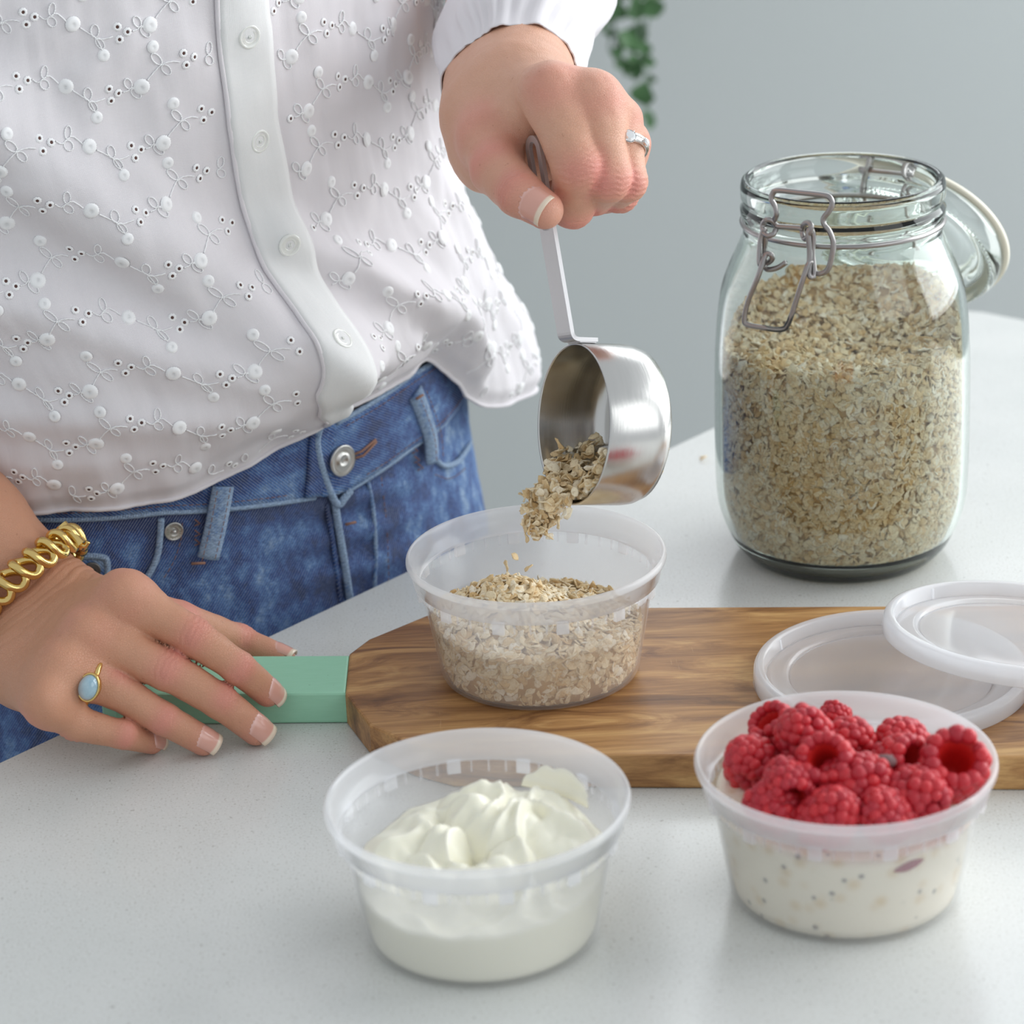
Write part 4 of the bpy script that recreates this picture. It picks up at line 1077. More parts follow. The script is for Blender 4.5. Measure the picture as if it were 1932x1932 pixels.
def blouse(th, z, off=0.0):
    th = np.asarray(th, float); z = np.asarray(z, float); d = np.degrees(th)
    hem = np.interp(d, *HEMD); up = z - hem
    a = np.interp(z, *BLA)
    # the blouse bags over the half-tucked front and hangs free at the side
    bag = .0275 * np.exp(-((z - .128) / .036) ** 2) * np.exp(-((d + 2) / 26) ** 2) + .016 * np.exp(-((z - .125) / .05) ** 2) * np.exp(-((d + 45) / 30) ** 2) + .010 * np.exp(-((z - .14) / .05) ** 2) * np.exp(-((d - 34) / 16) ** 2)
    tuck = sst(up, 0, .030)
    flare = .040 * np.exp(-((d - 78) / 30) ** 2) * sst(.19 - z, 0, .15)
    b = .113 + .006 * sst(z, .2, .35)
    b = np.where(np.cos(th) < 0, .108, b)
    side = 1 - .0 * th
    R = bag * (.15 + .85 * tuck) + flare + .0045 * sst(up, 0, .01) + off
    # folds
    fold = np.zeros(np.broadcast(th, z).shape)
    for pts, amp, w in RID:
        best = np.full(fold.shape, 1e9)
        for k in range(len(pts) - 1):
            ax, ay = pts[k][0] * .15, pts[k][1]; bx, by = pts[k + 1][0] * .15, pts[k + 1][1]
            ex, ey = bx - ax, by - ay; t = np.clip(((th * .15 - ax) * ex + (z - ay) * ey) / (ex * ex + ey * ey), 0, 1)
            best = np.minimum(best, (th * .15 - ax - t * ex) ** 2 + (z - ay - t * ey) ** 2)
        fold += amp * (np.exp(-best / (w * w)) - .35 * np.exp(-best / (w * w * 5)))
    rip = .0022 * np.sin(d * .42 + z * 20) * sst(.12 - z, 0, .08) * sst(np.abs(d - 10), 25, 50)
    R = R + fold + rip + crumple(th, z)
    P = BC + ((a + R) * np.sin(th))[..., None] * BT + ((b + R) * np.cos(th))[..., None] * BF + z[..., None] * np.array([0, 0, 1.0])
    return P + lean(z)[..., None] * BT
def blouse_n(th, z):
    e = .002; p = blouse(th, z); u = blouse(np.asarray(th) + e, z) - p; v = blouse(th, np.asarray(z) + e) - p
    n_ = np.cross(u, v); return n_ / np.linalg.norm(n_, axis=-1)[..., None]
M_cotton = m_cotton()
NU, NV = 420, 220
th = np.linspace(-math.pi, math.pi, NU, endpoint=False); hem = np.interp(np.degrees(th), *HEMD)
vv = np.linspace(0, 1, NV) ** 1.15
TH = np.repeat(th[:, None], NV, 1); Z = hem[:, None] + (ZTOP - hem[:, None]) * vv[None]
V = blouse(TH, Z).reshape(-1, 3)
uv = np.column_stack([(TH * .16).ravel(), Z.ravel()])
bl_ = part(person, 'blouse', V, grid_faces(NU, NV, True), M_cotton, uv=uv, fixn=False)
so = bl_.modifiers.new('thickness', 'SOLIDIFY'); so.thickness = .0008; so.offset = -1
# hem roll
P_ = blouse(th, hem, .0002); Vr, Fr = tube(P_, .0011, 6, closed=True); part(bl_, 'hem', Vr, Fr, M_cotton, uv=Vr[:, :2])
# sleeves gathered into elastic cuffs
def sleeve(path, radii, H=None):
    P_ = smooth_path(path, 10); m = len(P_); r = np.interp(np.linspace(0, 1, m), np.linspace(0, 1, len(radii)), radii)
    n = 96; V_, F_ = tube(P_, r, n, caps=False); Vg = V_.reshape(m, n, 3)
    s = np.concatenate([[0], np.cumsum(np.linalg.norm(np.diff(P_, axis=0), axis=1))])
    if H is not None:        # the elastic end sits on the skin
        for i in range(m):
            if s[i] > .05: break
            D_ = Vg[i] - P_[i]; R_ = np.linalg.norm(D_, axis=1); D_ /= R_[:, None]; lo, hi = np.zeros(n), np.full(n, .06)
            for _ in range(20):
                md_ = (lo + hi) / 2; ins = H(P_[i] + D_ * md_[:, None]) < 0; lo = np.where(ins, md_, lo); hi = np.where(ins, hi, md_)
            skin = np.minimum(lo + .0007 + .10 * s[i], .05); w_ = sst(s[i], .006, .034)
            Vg[i] = P_[i] + D_ * (skin * (1 - w_) + np.maximum(R_, skin) * w_)[:, None]
    for i in range(m):
        k = .0018 * math.exp(-((s[i] - .014) / .03) ** 2) + .0045 * sst(s[i], .03, .09)
        for j in range(n):
            a = 2 * math.pi * j / n; d = Vg[i, j] - P_[i]; rr = np.linalg.norm(d)
            w = math.sin(a * 23 + 2 * math.sin(a * 3)) * .6 * math.exp(-((s[i] - .018) / .016) ** 2) + 1.3 * mnoise.noise(Vector((math.cos(a) * 2.2, math.sin(a) * 2.2, s[i] * 22)))
            Vg[i, j] = P_[i] + d * (1 + k * w / rr)
    V_ = Vg.reshape(-1, 3); uvs = np.column_stack([np.tile(np.arange(n) / n * .3, m), np.repeat(s, n)])
    o = part(bl_, 'sleeve', V_, F_, M_cotton, uv=uvs, fixn=True); md = o.modifiers.new('thickness', 'SOLIDIFY'); md.thickness = .0008; md.offset = 0
    return o
sleeve([aty(961, 126, 1.236), aty(963, 111, 1.243), aty(972, 86, 1.262), aty(990, 50, 1.290), aty(1005, -20, 1.345), eL + [0, 0, .02], (eL + sL) / 2 + [.02, .02, .02], sL], [.0276, .0290, .0320, .0345, .0370, .042, .060, .085], handL)
sleeve([aty(-120, 930, 1.172), aty(-150, 900, 1.177), aty(-210, 845, 1.187), eR, (eR + sR) / 2 + [-.02, 0, 0], sR], [.0300, .040, .055, .062, .070, .085], handR)

# --- placket, buttons and embroidery on the blouse
PW = .0108
def pwid(z): return np.interp(z, [.09, .12, .16], [.0084, .0086, .0108])
def pth(z): return np.interp(z, [.088, .094, .105, .12, .135, .16, .20, .46], [-.02, -.04, -.110, -.138, -.104, -.072, -.062, -.075])
zs = np.linspace(.0905, .455, 120); rows = []
for z_ in zs:
    w_ = float(pwid(z_)) / .15
    rows.append([(u * w_ + pth(z_), z_) for u in np.linspace(-1, 1, 9)])
rows = np.array(rows); o_ = np.array([.0012 + .0006 * (1 - abs(u) ** 4) for u in np.linspace(-1, 1, 9)])
puck = np.array([[.0005 * mnoise.noise(Vector((u * 3, z_ * 90, 9))) for u in np.linspace(-1, 1, 9)] for z_ in zs])
Vp = blouse(rows[..., 0], rows[..., 1], o_[None] + puck).reshape(-1, 3)
pk = part(bl_, 'placket', Vp, grid_faces(120, 9), m_cotton('placket_cotton', (.90, .905, .90, 1), .08), uv=np.column_stack([rows[..., 0].ravel() * .15, rows[..., 1].ravel()]), fixn=False)
md = pk.modifiers.new('thickness', 'SOLIDIFY'); md.thickness = .0014; md.offset = -1
Pe = blouse(pth(zs) - pwid(zs) / .15, zs, .0016); Vr, Fr = tube(Pe, .0012, 8); part(bl_, 'placket_edge', Vr, Fr, M_cotton, uv=Vr[:, :2])
M_btn = NT('shirt_button'); M_btn = M_btn.end(M_btn.pr(Base_Color=srgb(238, 240, 234), Roughness=.16, Subsurface_Weight=.3, Subsurface_Radius=(1, 1, 1), Subsurface_Scale=.002, Coat_Weight=.5).outputs[0])
def local(th, z, off=0):
    p = blouse(np.array(th), np.array(z), off); n_ = blouse_n(np.array(th), np.array(z)); u = blouse(np.array(th + .01), np.array(z)) - blouse(np.array(th - .01), np.array(z))
    return p, frame(n_, u)
def zpix(y_):   # height where the placket centre crosses image row y_
    zz = np.linspace(.09, .40, 400); P_ = blouse(pth(zz), zz); d = P_ - CAMP
    zc = d @ _F0; v = -(d @ _up) / zc * FOC + IMG / 2; return float(np.interp(-y_, -v, zz)) if v[0] < v[-1] else float(np.interp(y_, v[::-1], zz[::-1]))
for y_ in (68, 265, 460, 640):
    z_ = zpix(y_); p, A = local(float(pth(z_)) + .004, z_, .0020)
    pr = [(0, .0004), (.0020, .0004), (.0026, .0012), (.0030, .0013), (.0040, .0010), (.0046, .0016), (.0053, .0016), (.0057, .0010), (.0055, .0001), (0, 0)]
    Vv, Ff = lathe(pr, 32); bt = part(bl_, 'button', xf(Vv, A, p), Ff, M_btn)
    mb = MB()
    for sx in (-1, 1):
        mb.add(*tube([p + A @ np.array(q) for q in ((sx * .0004, -.0011, .0006), (sx * .0004, 0, .0019), (sx * .0004, .0011, .0006))], .0004, 6))
    V_, F_ = mb.get(); part(bl_, 'button_thread', V_, F_, M_btn)
M_floss = simple('white_floss', (.95, .95, .955, 1), .55)
M_hole_shade = simple('eyelet_shadow', srgb(92, 66, 60), .9)  # dark discs coloured as the skin and shade seen through the eyelets
def dot_mesh(R_):
    nr, na = 6, 40; V_ = [(0, 0, R_ * .24)]; F_ = []
    for i in range(1, nr + 1):
        q = i / nr
        for j in range(na):
            a = 2 * math.pi * j / na; rr = R_ * q * (1 + (.03 if j % 2 else -.03) * q)
            V_.append((rr * math.cos(a), rr * math.sin(a), R_ * (.30 * math.sqrt(max(0, 1 - (q * .985) ** 2.4)) * (1 + .08 * (1 if j % 2 else -1))) - (R_ * .12 * math.exp(-(q / .18) ** 2)) - (.0004 if i == nr else 0)))
    for j in range(na): F_.append((0, 1 + j, 1 + (j + 1) % na))
    for i in range(nr - 1):
        for j in range(na):
            p = 1 + i * na; F_.append((p + j, p + na + j, p + na + (j + 1) % na, p + (j + 1) % na))
    return V_, F_
DM = {}
loops_mb, eye_mb, hole_shade_mb = MB(), MB(), MB()
RS = .158
def put_dot(s, v, R_):
    th_ = s / RS; p, A = local(th_, v, .0002)
    key = R_
    if key not in DM:
        o = part(bl_, 'embroidered_dot', *dot_mesh(R_), M_floss); DM[key] = o.data
    else:
        o = bpy.data.objects.new('embroidered_dot', DM[key]); col.objects.link(o); o.parent = bl_
    o.matrix_basis = Matrix([[*A[0], p[0]], [*A[1], p[1]], [*A[2], p[2]], [0, 0, 0, 1]])
def vis(s, v):
    th_ = s / RS; d = math.degrees(th_)
    return -105 < d < 100 and v > float(np.interp(d, *HEMD)) + .004 and v < .44 and abs(s - float(pth(v)) * RS) > PW + .0045
def curve2(pts, closed=False, r=.00034, wob=.00018):
    P_ = smooth_path([(*p, 0) for p in pts], 7, closed)[:, :2]
    if not all(vis(*P_[i]) for i in (0, len(P_) // 2, -1)): return
    Q_ = blouse(P_[:, 0] / RS, P_[:, 1], .00035 + wob * np.cos(np.arange(len(P_)) * 1.6))
    loops_mb.add(*tube(Q_, r, 4, closed, False))
def oval(cx, cy, ang, L_=.0046, w_=.0024):
    c, s = math.cos(ang), math.sin(ang)
    curve2([(cx + L_ / 2 * (1 + math.cos(t)) * c - w_ / 2 * math.sin(t) * s, cy + L_ / 2 * (1 + math.cos(t)) * s + w_ / 2 * math.sin(t) * c) for t in np.linspace(math.pi, 3 * math.pi, 9)[:-1]], True)
def eyelet(s, v):
    if not vis(s, v): return
    p, A = local(s / RS, v, .0002); R_ = .0018
    na, V_, F_ = 18, [], []
    for j in range(na):
        a = 2 * math.pi * j / na; sp = 1 + (.10 if j % 2 else -.06)
        for rr, h_ in ((.38, .0002), (.52, .00055), (.80, .00050), (1.08 * sp, 0)): V_.append(p + A @ np.array([R_ * rr * math.cos(a), R_ * rr * math.sin(a), h_]))
    eye_mb.add(V_, grid_faces(na, 4, True))
    hole_shade_mb.add([p + A @ np.array([R_ * .42 * math.cos(a), R_ * .48 * math.sin(a), .00034]) for a in np.linspace(0, 2 * math.pi, 10, endpoint=False)], [tuple(range(10))])
PER, ROW = .0680, .0275
def motif_at(s0, v0):
    """one repeat of the embroidered garland, s to the right, v up"""
    S = lambda x, y: (s0 + x, v0 + y)
    def dot(x, y, R_):
        if vis(*S(x, y)): put_dot(*S(x, y), R_)
    dot(0, 0, .0038); dot(.0062, .0175, .0030); dot(.0372, .0050, .0036); dot(.0480, -.0105, .0029)
    for (x, y) in ((.0178, .0128), (.0222, .0102), (.0185, .0072)): eyelet(*S(x, y))
    for (x, y) in ((.0545, .0015), (.0582, -.0012), (.0548, -.0042)): eyelet(*S(x, y))
    curve2([S(.0025, .0028), S(.0060, .0066), S(.0092, .0092), S(.0130, .0098), S(.0160, .0090)])
    oval(*S(.0085, .0092), 2.1, .0062, .0030); oval(*S(.0092, .0088), -1.1, .0052, .0030)
    curve2([S(.0240, .0104), S(.0262, .0086), S(.0285, .0098), S(.0312, .0105), S(.0345, .0068)])
    oval(*S(.0288, .0100), 1.35, .0055, .0026); oval(*S(.0280, .0094), -1.2, .0046, .0034)
    curve2([S(.0398, .0030), S(.0428, .0004), S(.0456, -.0022), S(.0468, -.0052), S(.0476, -.0080)])
    oval(*S(.0455, -.0020), 1.55, .0056, .0032); oval(*S(.0460, -.0026), -1.15, .0052, .0028)
    curve2([S(.0452, -.0022), S(.0480, -.0032), S(.0525, -.0026)])
    curve2([S(.0602, -.0012), S(.0625, -.0008), S(.0640, .0002), S(.0662, -.0002)])
    oval(*S(.0634, .0000), 1.9, .0052, .0030); oval(*S(.0640, -.0004), -1.0, .0055, .0028)
for r_ in range(15):
    for c_ in range(-5, 5):
        motif_at(c_ * PER + .012 + (.012 if r_ % 2 else 0) * .5, .055 + r_ * ROW)
for nm_, mb_, mt_ in (('embroidery_thread', loops_mb, M_floss), ('eyelet_stitching', eye_mb, M_floss), ('eyelet_hole_shade', hole_shade_mb, M_hole_shade)):
    V_, F_ = mb_.get(); o = part(bl_, nm_, V_, F_, mt_, fixn=False); o['kind'] = 'stuff'
# ------------------------------------------------------------------ glass storage jar
JY = 1.2680
JX = float(aty(1588, 700, JY)[0]); JC = np.array([JX, JY, 0])
def jr(px, py):
    p = aty(px, py, JY); return (JX - p[0], p[2])
edge_px = [(1566 - 130, 1076), (1415, 1054), (1389, 1024), (1368, 983), (1355, 942), (1350.5, 888), (1349, 800), (1349, 700), (1351, 640), (1355, 590), (1362, 545), (1374, 510), (1388, 478), (1399, 452), (1403, 438)]
outp = [jr(*p) for p in edge_px]
outp = [(r, z) for r, z in outp if z > .004]
ROUT = float(np.mean([abs(jr(x, 341)[0]) for x in (1397, )])); ZRIM = jr(1397, 341)[1]
neck_r, neck_z = outp[-1]
outp = smooth_path([(r, z, 0) for r, z in outp], 5)[:, :2]
prof = [(0, .0006), (.030, .0006), (.040, .0005), (.044, .0003), (.0475, .0004), (.0500, .0022)]
prof = [p for p in prof] + [tuple(p) for p in outp if p[1] > .006]
zc0 = neck_z + .004
prof += [(neck_r + .0005, zc0), (ROUT - .0030, zc0 + .0015), (ROUT, zc0 + .004), (ROUT + .0002, zc0 + .0075), (ROUT - .0012, zc0 + .0095), (ROUT - .0012, zc0 + .0110), (ROUT, zc0 + .0130), (ROUT, ZRIM - .0040), (ROUT - .0006, ZRIM - .0012), (ROUT - .0022, ZRIM), (ROUT - .0042, ZRIM - .0008), (ROUT - .0050, ZRIM - .0060), (ROUT - .0056, ZRIM - .0140), (ROUT - .0085, ZRIM - .0165), (ROUT - .0088, zc0 + .003), (neck_r - .0040, zc0 - .004)]
inner = [(max(r - .0030, 0), z) for r, z in outp[::-1] if .012 < z < zc0 - .008]
prof += inner + [(.0440, .0078), (.037, .0052), (0, .0048)]
jar = tag(empty('storage_jar', JC), 'tall open clip top glass jar filled with rolled oats', 'jar')
M_glass_ = m_glass(); M_steelwire = simple('clip_wire_steel', (.37, .35, .345, 1), .28, 1.0)
V, F = lathe(prof, 128, JC); part(jar, 'glass_body', V, F, M_glass_, fixn=True)
NJ = np.array([-.53, -.848, 0]); NJ /= np.linalg.norm(NJ); TJ = np.array([-NJ[1], NJ[0], 0])
def jpl(cx, cy, off):
    """crop point on the upright plane touching the jar front at the clip"""
    d = ray(1320 + cx * .3168, 260 + cy * .3168); t = ((JC - CAMP) @ NJ + off) / (d @ NJ); return CAMP + d * t
def wire(pts, off, r=.00135, name='clip_wire', closed=False):
    offs = np.broadcast_to(off, (len(pts),)); P_ = smooth_path([jpl(x, y, o) for (x, y), o in zip(pts, offs)], 8, closed)
    Vw, Fw = tube(P_, r, 10, closed); part(jar, name, Vw, Fw, M_steelwire)
r0 = ROUT + .0016
wire([(440, 500), (458, 455), (448, 405), (428, 368), (438, 328), (470, 313), (600, 326), (735, 341), (778, 358), (789, 398), (768, 440), (738, 480), (742, 515), (776, 562), (796, 625), (788, 705), (762, 785), (715, 810), (678, 795)], [r0 + .001] + [r0 + .003] * 10 + [r0 + .003] * 7 + [r0 + .001], name='bail_loop')
wire([(455, 520), (430, 492), (398, 488), (376, 515), (380, 560), (405, 582), (440, 572), (456, 545)], [r0, r0 + .002, r0 + .003, r0 + .002, r0 + .003, r0 + .004, r0 + .003, r0 + .001], name='clip_hook')
wire([(384, 545), (364, 600), (356, 690), (358, 748), (378, 768), (388, 740), (386, 660), (392, 592)], [r0 + .003, r0 + .003, r0 + .004, r0 + .005, r0 + .004, r0 + .002, r0 + .001, r0 + .002], name='side_link', closed=True)
wire([(515, 742), (468, 772), (420, 784), (395, 778), (392, 752), (412, 742)], r0 + .002, name='lever_end')
wire([(412, 742), (432, 720), (424, 694), (400, 692), (382, 722), (352, 815), (288, 975), (268, 1075), (286, 1112), (400, 1133), (488, 1140), (528, 1112), (570, 985), (618, 835), (650, 748), (668, 740)], [r0 + .002, r0 + .003, r0 + .004, r0 + .004, r0 + .005] + [r0 + .007] * 9 + [r0 + .005, r0 + .003], name='lever_loop')
wire([(612, 548), (622, 514), (648, 506), (666, 528), (656, 566), (632, 602), (616, 586)], [r0, r0 + .002, r0 + .003, r0 + .004, r0 + .004, r0 + .003, r0 + .001], name='clip_hook', closed=True)
wire([(648, 566), (656, 690), (652, 800), (664, 830), (684, 806), (672, 690), (678, 590), (664, 545)], [r0 + .004, r0 + .004, r0 + .005, r0 + .005, r0 + .003, r0 + .002, r0 + .002, r0 + .003], name='side_link', closed=True)
wire([(456, 520), (475, 528), (590, 536), (615, 546)], r0 + .0005, name='front_bar')
zw = zc0 + .0005
P_ = [(JC[0] + (neck_r + .0006) * math.cos(a), JC[1] + (neck_r + .0006) * math.sin(a), zw) for a in np.linspace(0, 2 * math.pi, 96, endpoint=False)]
V, F = tube(P_, .0013, 8, True); part(jar, 'neck_wire', V, F, M_steelwire)
# hinge behind the rim
def hp(t, o, z): return JC - NJ * (ROUT + o) + TJ * t + np.array([0, 0, z])
for s in (-1, 1):
    V, F = tube(smooth_path([hp(s * .012, .001, zw), hp(s * .012, .004, zw + .008), hp(s * .0115, .003, ZRIM - .012), hp(s * .010, .005, ZRIM - .008), hp(s * .010, .008, ZRIM - .010), hp(s * .012, .006, ZRIM - .014), hp(s * .014, .004, ZRIM - .012)], 6), .0013, 8); part(jar, 'hinge_wire', V, F, M_steelwire)
V, F = tube([hp(-.016, .006, ZRIM - .011), hp(-.008, .0065, ZRIM - .0115), hp(.008, .0065, ZRIM - .0115), hp(.016, .006, ZRIM - .011)], .0014, 8); part(jar, 'hinge_bar', V, F, M_steelwire)
# the lid hangs open behind the jar
AL = math.radians(57); HG = hp(0, .010, ZRIM - .010)
LD = -NJ * math.cos(AL) - np.array([0, 0, 1.0]) * math.sin(AL); LU = NJ * math.sin(AL) - np.array([0, 0, 1.0]) * math.cos(AL)
LC_ = HG + LD * .0515; LA = frame(LU, LD)
pr = [(0, .0062), (.012, .0060), (.024, .0064), (.0255, .0070), (.027, .0064), (.0345, .0064), (.036, .0072), (.0375, .0064), (.0400, .0066), (.0425, .0092), (.0445, .0102), (.0462, .0096), (.0478, .0070), (.0492, .0040), (.0496, .0012), (.0490, -.0004), (.0450, -.0010), (.0425, -.0016), (.0415, -.0075), (.0400, -.0088), (.0380, -.0080), (.0365, -.0002), (.034, .0022), (0, .0020)]
V, F = lathe(pr, 96); lid_ = part(jar, 'lid', xf(V, LA, LC_), F, M_glass_, fixn=True)
M_rubber = simple('cream_rubber', srgb(232, 228, 210), .55)
pr = [(.0430, -.0014), (.0490, -.0010), (.0512, -.0014), (.0514, -.0036), (.0430, -.0040), (.0430, -.0014)]
V, F = lathe(pr, 96); part(jar, 'rubber_seal', xf(V, LA, LC_), F, M_rubber, fixn=True)
nb_ = 96; mb = MB()
for k in range(nb_):
    a = 2 * math.pi * k / nb_; V, F = sphere(.0009, (.0452 * math.cos(a), .0452 * math.sin(a), .0100), 6, 4); mb.add(V, F)
V, F = mb.get(); part(jar, 'lid_beading', xf(V, LA, LC_), F, M_glass_, fixn=True)['kind'] = 'stuff'
V, F = tube(smooth_path([HG + TJ * .012, HG + TJ * .013 + LD * .010 + LU * .010, HG + TJ * .013 + LD * .03 + LU * .0125], 6), .0013, 8); part(jar, 'lid_wire', V, F, M_steelwire)
V, F = tube(smooth_path([HG - TJ * .012, HG - TJ * .013 + LD * .010 + LU * .010, HG - TJ * .013 + LD * .03 + LU * .0125], 6), .0013, 8); part(jar, 'lid_wire', V, F, M_steelwire)
# oats in the jar
inr = np.array(sorted([(z, r) for r, z in inner])); 
def jir(z): return np.interp(z, np.concatenate([[.0048, .0053, .0078, .010], inr[:, 0]]), np.concatenate([[.035, .0368, .0436, .0450], inr[:, 1]]))
def joat_h(x, y):
    r = math.hypot(x, y) / .062
    back = (x * .45 + y * .9) / .062          # higher towards the back right
    crater = -.030 * math.exp(-(((x - .002) / .030) ** 2 + ((y + .012) / .024) ** 2))
    return .1165 + .006 * back + .017 * sst(r, .35, 1.0) * sst(back, -.3, .8) + crater * .35 + .0018 * mnoise.noise(Vector((x * 60, y * 60, 2)))
Vm, Fm, ring0 = hfield_mound(1, lambda x, y: 0, (0, 0, 0), 16, 72); Vm = np.array(Vm)
for i, v in enumerate(Vm):
    x, y = v[0] * .060, v[1] * .060; h_ = joat_h(x, y) - .0025; s = (float(jir(h_)) - .0030) / .060; q = math.hypot(v[0], v[1]) ** 2
    Vm[i] = JC + [x * (1 + (s - 1) * q), y * (1 + (s - 1) * q), h_]
rings = []
for t in np.linspace(.93, 0, 16):
    rr = Vm[ring0:ring0 + 72].copy() - JC; zz = rr[:, 2] * t + (1 - t) * .0062; a = np.arctan2(rr[:, 1], rr[:, 0]); r = jir(zz) - .0030
    rings.append(np.column_stack([r * np.cos(a), r * np.sin(a), zz]) + JC)
n0 = len(Vm); Vm = np.concatenate([Vm] + rings); prev = ring0
for k in range(16):
    cur = n0 + k * 72; Fm += [(prev + j, cur + j, cur + (j + 1) % 72, prev + (j + 1) % 72) for j in range(72)]; prev = cur
Fm.append(tuple(prev + j for j in range(72)))
joats = tag(make_obj('oats', Vm, Fm, M_oatcore), 'rolled oats filling the glass jar', 'oats', kind='stuff')
P, Nn = [], []
while len(P) < 10500:
    a = rng.random() * 6.283; z = .0062 + rng.random() * .143; r = float(jir(z)) - .0012 - rng.random() * .0018
    if z > joat_h(r * math.cos(a), r * math.sin(a)) + .001: continue
    P.append(JC + [r * math.cos(a), r * math.sin(a), z]); Nn.append([math.cos(a), math.sin(a), .25])
for _ in range(1100):
    a = rng.random() * 6.283; r = .042 * math.sqrt(rng.random()); P.append(JC + [r * math.cos(a), r * math.sin(a), .0068 + .004 * max(0, r / .042 - .8)]); Nn.append([math.cos(a) * .4, math.sin(a) * .4, -1])
for _ in range(2600):
    r = .0595 * math.sqrt(rng.random()); a = rng.random() * 6.283; x, y = r * math.cos(a), r * math.sin(a); h_ = joat_h(x, y)
    if r > float(jir(h_)) - .003: continue
    gx = (joat_h(x + .001, y) - h_) / .001; gy = (joat_h(x, y + .001) - h_) / .001
    P.append(JC + [x, y, h_ + rng.uniform(-.002, .0012)]); Nn.append(nrm([-gx, -gy, 1]))
V, F, T = flake_mesh(P, Nn, (.0017 + .0025 * rng.beta(1.6, 2.2, len(P))), .60)
# keep every flake inside the glass
q = V - JC; rr = np.hypot(q[:, 0], q[:, 1]); q[:, 2] = np.maximum(q[:, 2], .0056); V[:, 2] = q[:, 2]; lim = jir(q[:, 2]) - .0008; k = np.minimum(1, lim / np.maximum(rr, 1e-6)); V[:, 0] = JC[0] + q[:, 0] * k; V[:, 1] = JC[1] + q[:, 1] * k
part(joats, 'oat_flakes', V, F, M_oat, smooth=False, attrs={'tone': T})['kind'] = 'stuff'

# ------------------------------------------------------------------ steel measuring scoop
SO = aty(1081, 800, 1.100)
SD = nrm(-.900 * _right - .43 * _F0 - .0 * _up)          # out of the mouth
SU = nrm(_up - SD * (_up @ SD)); SW = np.cross(SD, SU)
SR, SL = .0357, .0335
A = np.column_stack([SU, SW, SD])
scoop = tag(empty('measuring_scoop', SO), 'stainless steel measuring scoop tipped over the tub on the board', 'scoop')
w = .0007
pr = [(0, -SL), (SR - .010, -SL), (SR - .0055, -SL + .0007), (SR - .0020, -SL + .0030), (SR - .0004, -SL + .0070), (SR, -SL + .011), (SR, -.0006), (SR - .0003, 0), (SR - .0009, 0), (SR - .0011, -.0006), (SR - .0011, -SL + .011), (SR - .0016, -SL + .007), (SR - .003, -SL + .0036), (SR - .006, -SL + .0016), (SR - .010, -SL + .0010), (0, -SL + .0010)]
V, F = lathe(pr, 128); 
t_ = NT('brushed_steel'); v_ = t_.coord('UV'); n_ = t_.noise(t_.mapping(v_, (14, 900, 1)), 1, 3, .7)
M_brush = t_.end(t_.pr(Base_Color=(.66, .65, .63, 1), Metallic=1.0, Roughness=t_.math('ADD', t_.math('MULTIPLY', n_, .16), .16), Normal=t_.bump(n_, .10, .0003)).outputs[0])
ang = np.arctan2(V[:, 1], V[:, 0])
part(scoop, 'bowl', xf(V, A, SO), F, M_brush, uv=np.column_stack([ang * .1, V[:, 2] + V[:, 0] * 0 + np.hypot(V[:, 0], V[:, 1])]), fixn=True)
t_ = NT('satin_steel'); v_ = t_.coord(); n_ = t_.noise(v_, 500, 3, .7)
M_satin = t_.end(t_.pr(Base_Color=(.66, .65, .655, 1), Metallic=.72, Roughness=t_.math('ADD', t_.math('MULTIPLY', n_, .14), .34)).outputs[0])
HD = nrm(-.158 * _right + .965 * _up + .20 * _F0); 
hb = SO + SU * (SR + .0012) + SD * .0030; ft = SO + SU * (SR + .0012) - SD * .0090
hw = .0066; th_ = .0009
def bar(mb, path, nrmv, half, t):
    V_ = []; 
    for p, n_ in zip(path, nrmv):
        for a, b in ((-half, -t), (half, -t), (half, t), (-half, t)): V_.append(p + SW * a + n_ * b)
    F_ = []
    for i in range(len(path) - 1):
        for j in range(4): F_.append((i * 4 + j, i * 4 + (j + 1) % 4, i * 4 + 4 + (j + 1) % 4, i * 4 + 4 + j))
    F_ += [(3, 2, 1, 0), tuple(4 * (len(path) - 1) + j for j in range(4))]
    mb.add(V_, F_)
mb = MB(); SWh = SW
HN = nrm(np.cross(HD, SW)) * -1
cor = [hb * (1 - t) ** 2 + 0 for t in (0,)]
b0 = hb - SD * .0030; b1 = hb; b2 = hb + HD * .0032
bend = [b0 * (1 - t) ** 2 + b1 * 2 * t * (1 - t) + b2 * t * t for t in np.linspace(0, 1, 7)]
pathp = [ft] + bend + [hb + HD * t for t in np.linspace(.010, .058, 6)]
nv = []
for i in range(len(pathp)):
    t = nrm(pathp[min(i + 1, len(pathp) - 1)] - pathp[max(i - 1, 0)]); nv.append(nrm(np.cross(t, SW)))
bar(mb, pathp, nv, hw, th_)
# slotted end: a flat racetrack ring
e0, e1 = hb + HD * .0575, hb + HD * .0885
loop_o, loop_i = [], []
for c, a0 in ((e1, 0), (e0, math.pi)):
    for a in np.linspace(0, math.pi, 13):
        loop_o.append(c + SW * (hw * 1.06 * math.cos(a + a0)) + HD * (hw * 1.06 * math.sin(a + a0))); loop_i.append(c + SW * (hw * .52 * math.cos(a + a0)) + HD * (hw * .6 * math.sin(a + a0)))
n_ = nv[-1]; Lo, Li = np.array(loop_o), np.array(loop_i); m = len(Lo)
V_ = np.concatenate([Lo - n_ * th_, Lo + n_ * th_, Li + n_ * th_, Li - n_ * th_]); F_ = []
for r_ in range(4):
    for j in range(m): F_.append((r_ * m + j, r_ * m + (j + 1) % m, ((r_ + 1) % 4) * m + (j + 1) % m, ((r_ + 1) % 4) * m + j))
mb.add(V_, F_); V, F = mb.get(); part(scoop, 'handle', V, F, M_satin, smooth=False, fixn=True)
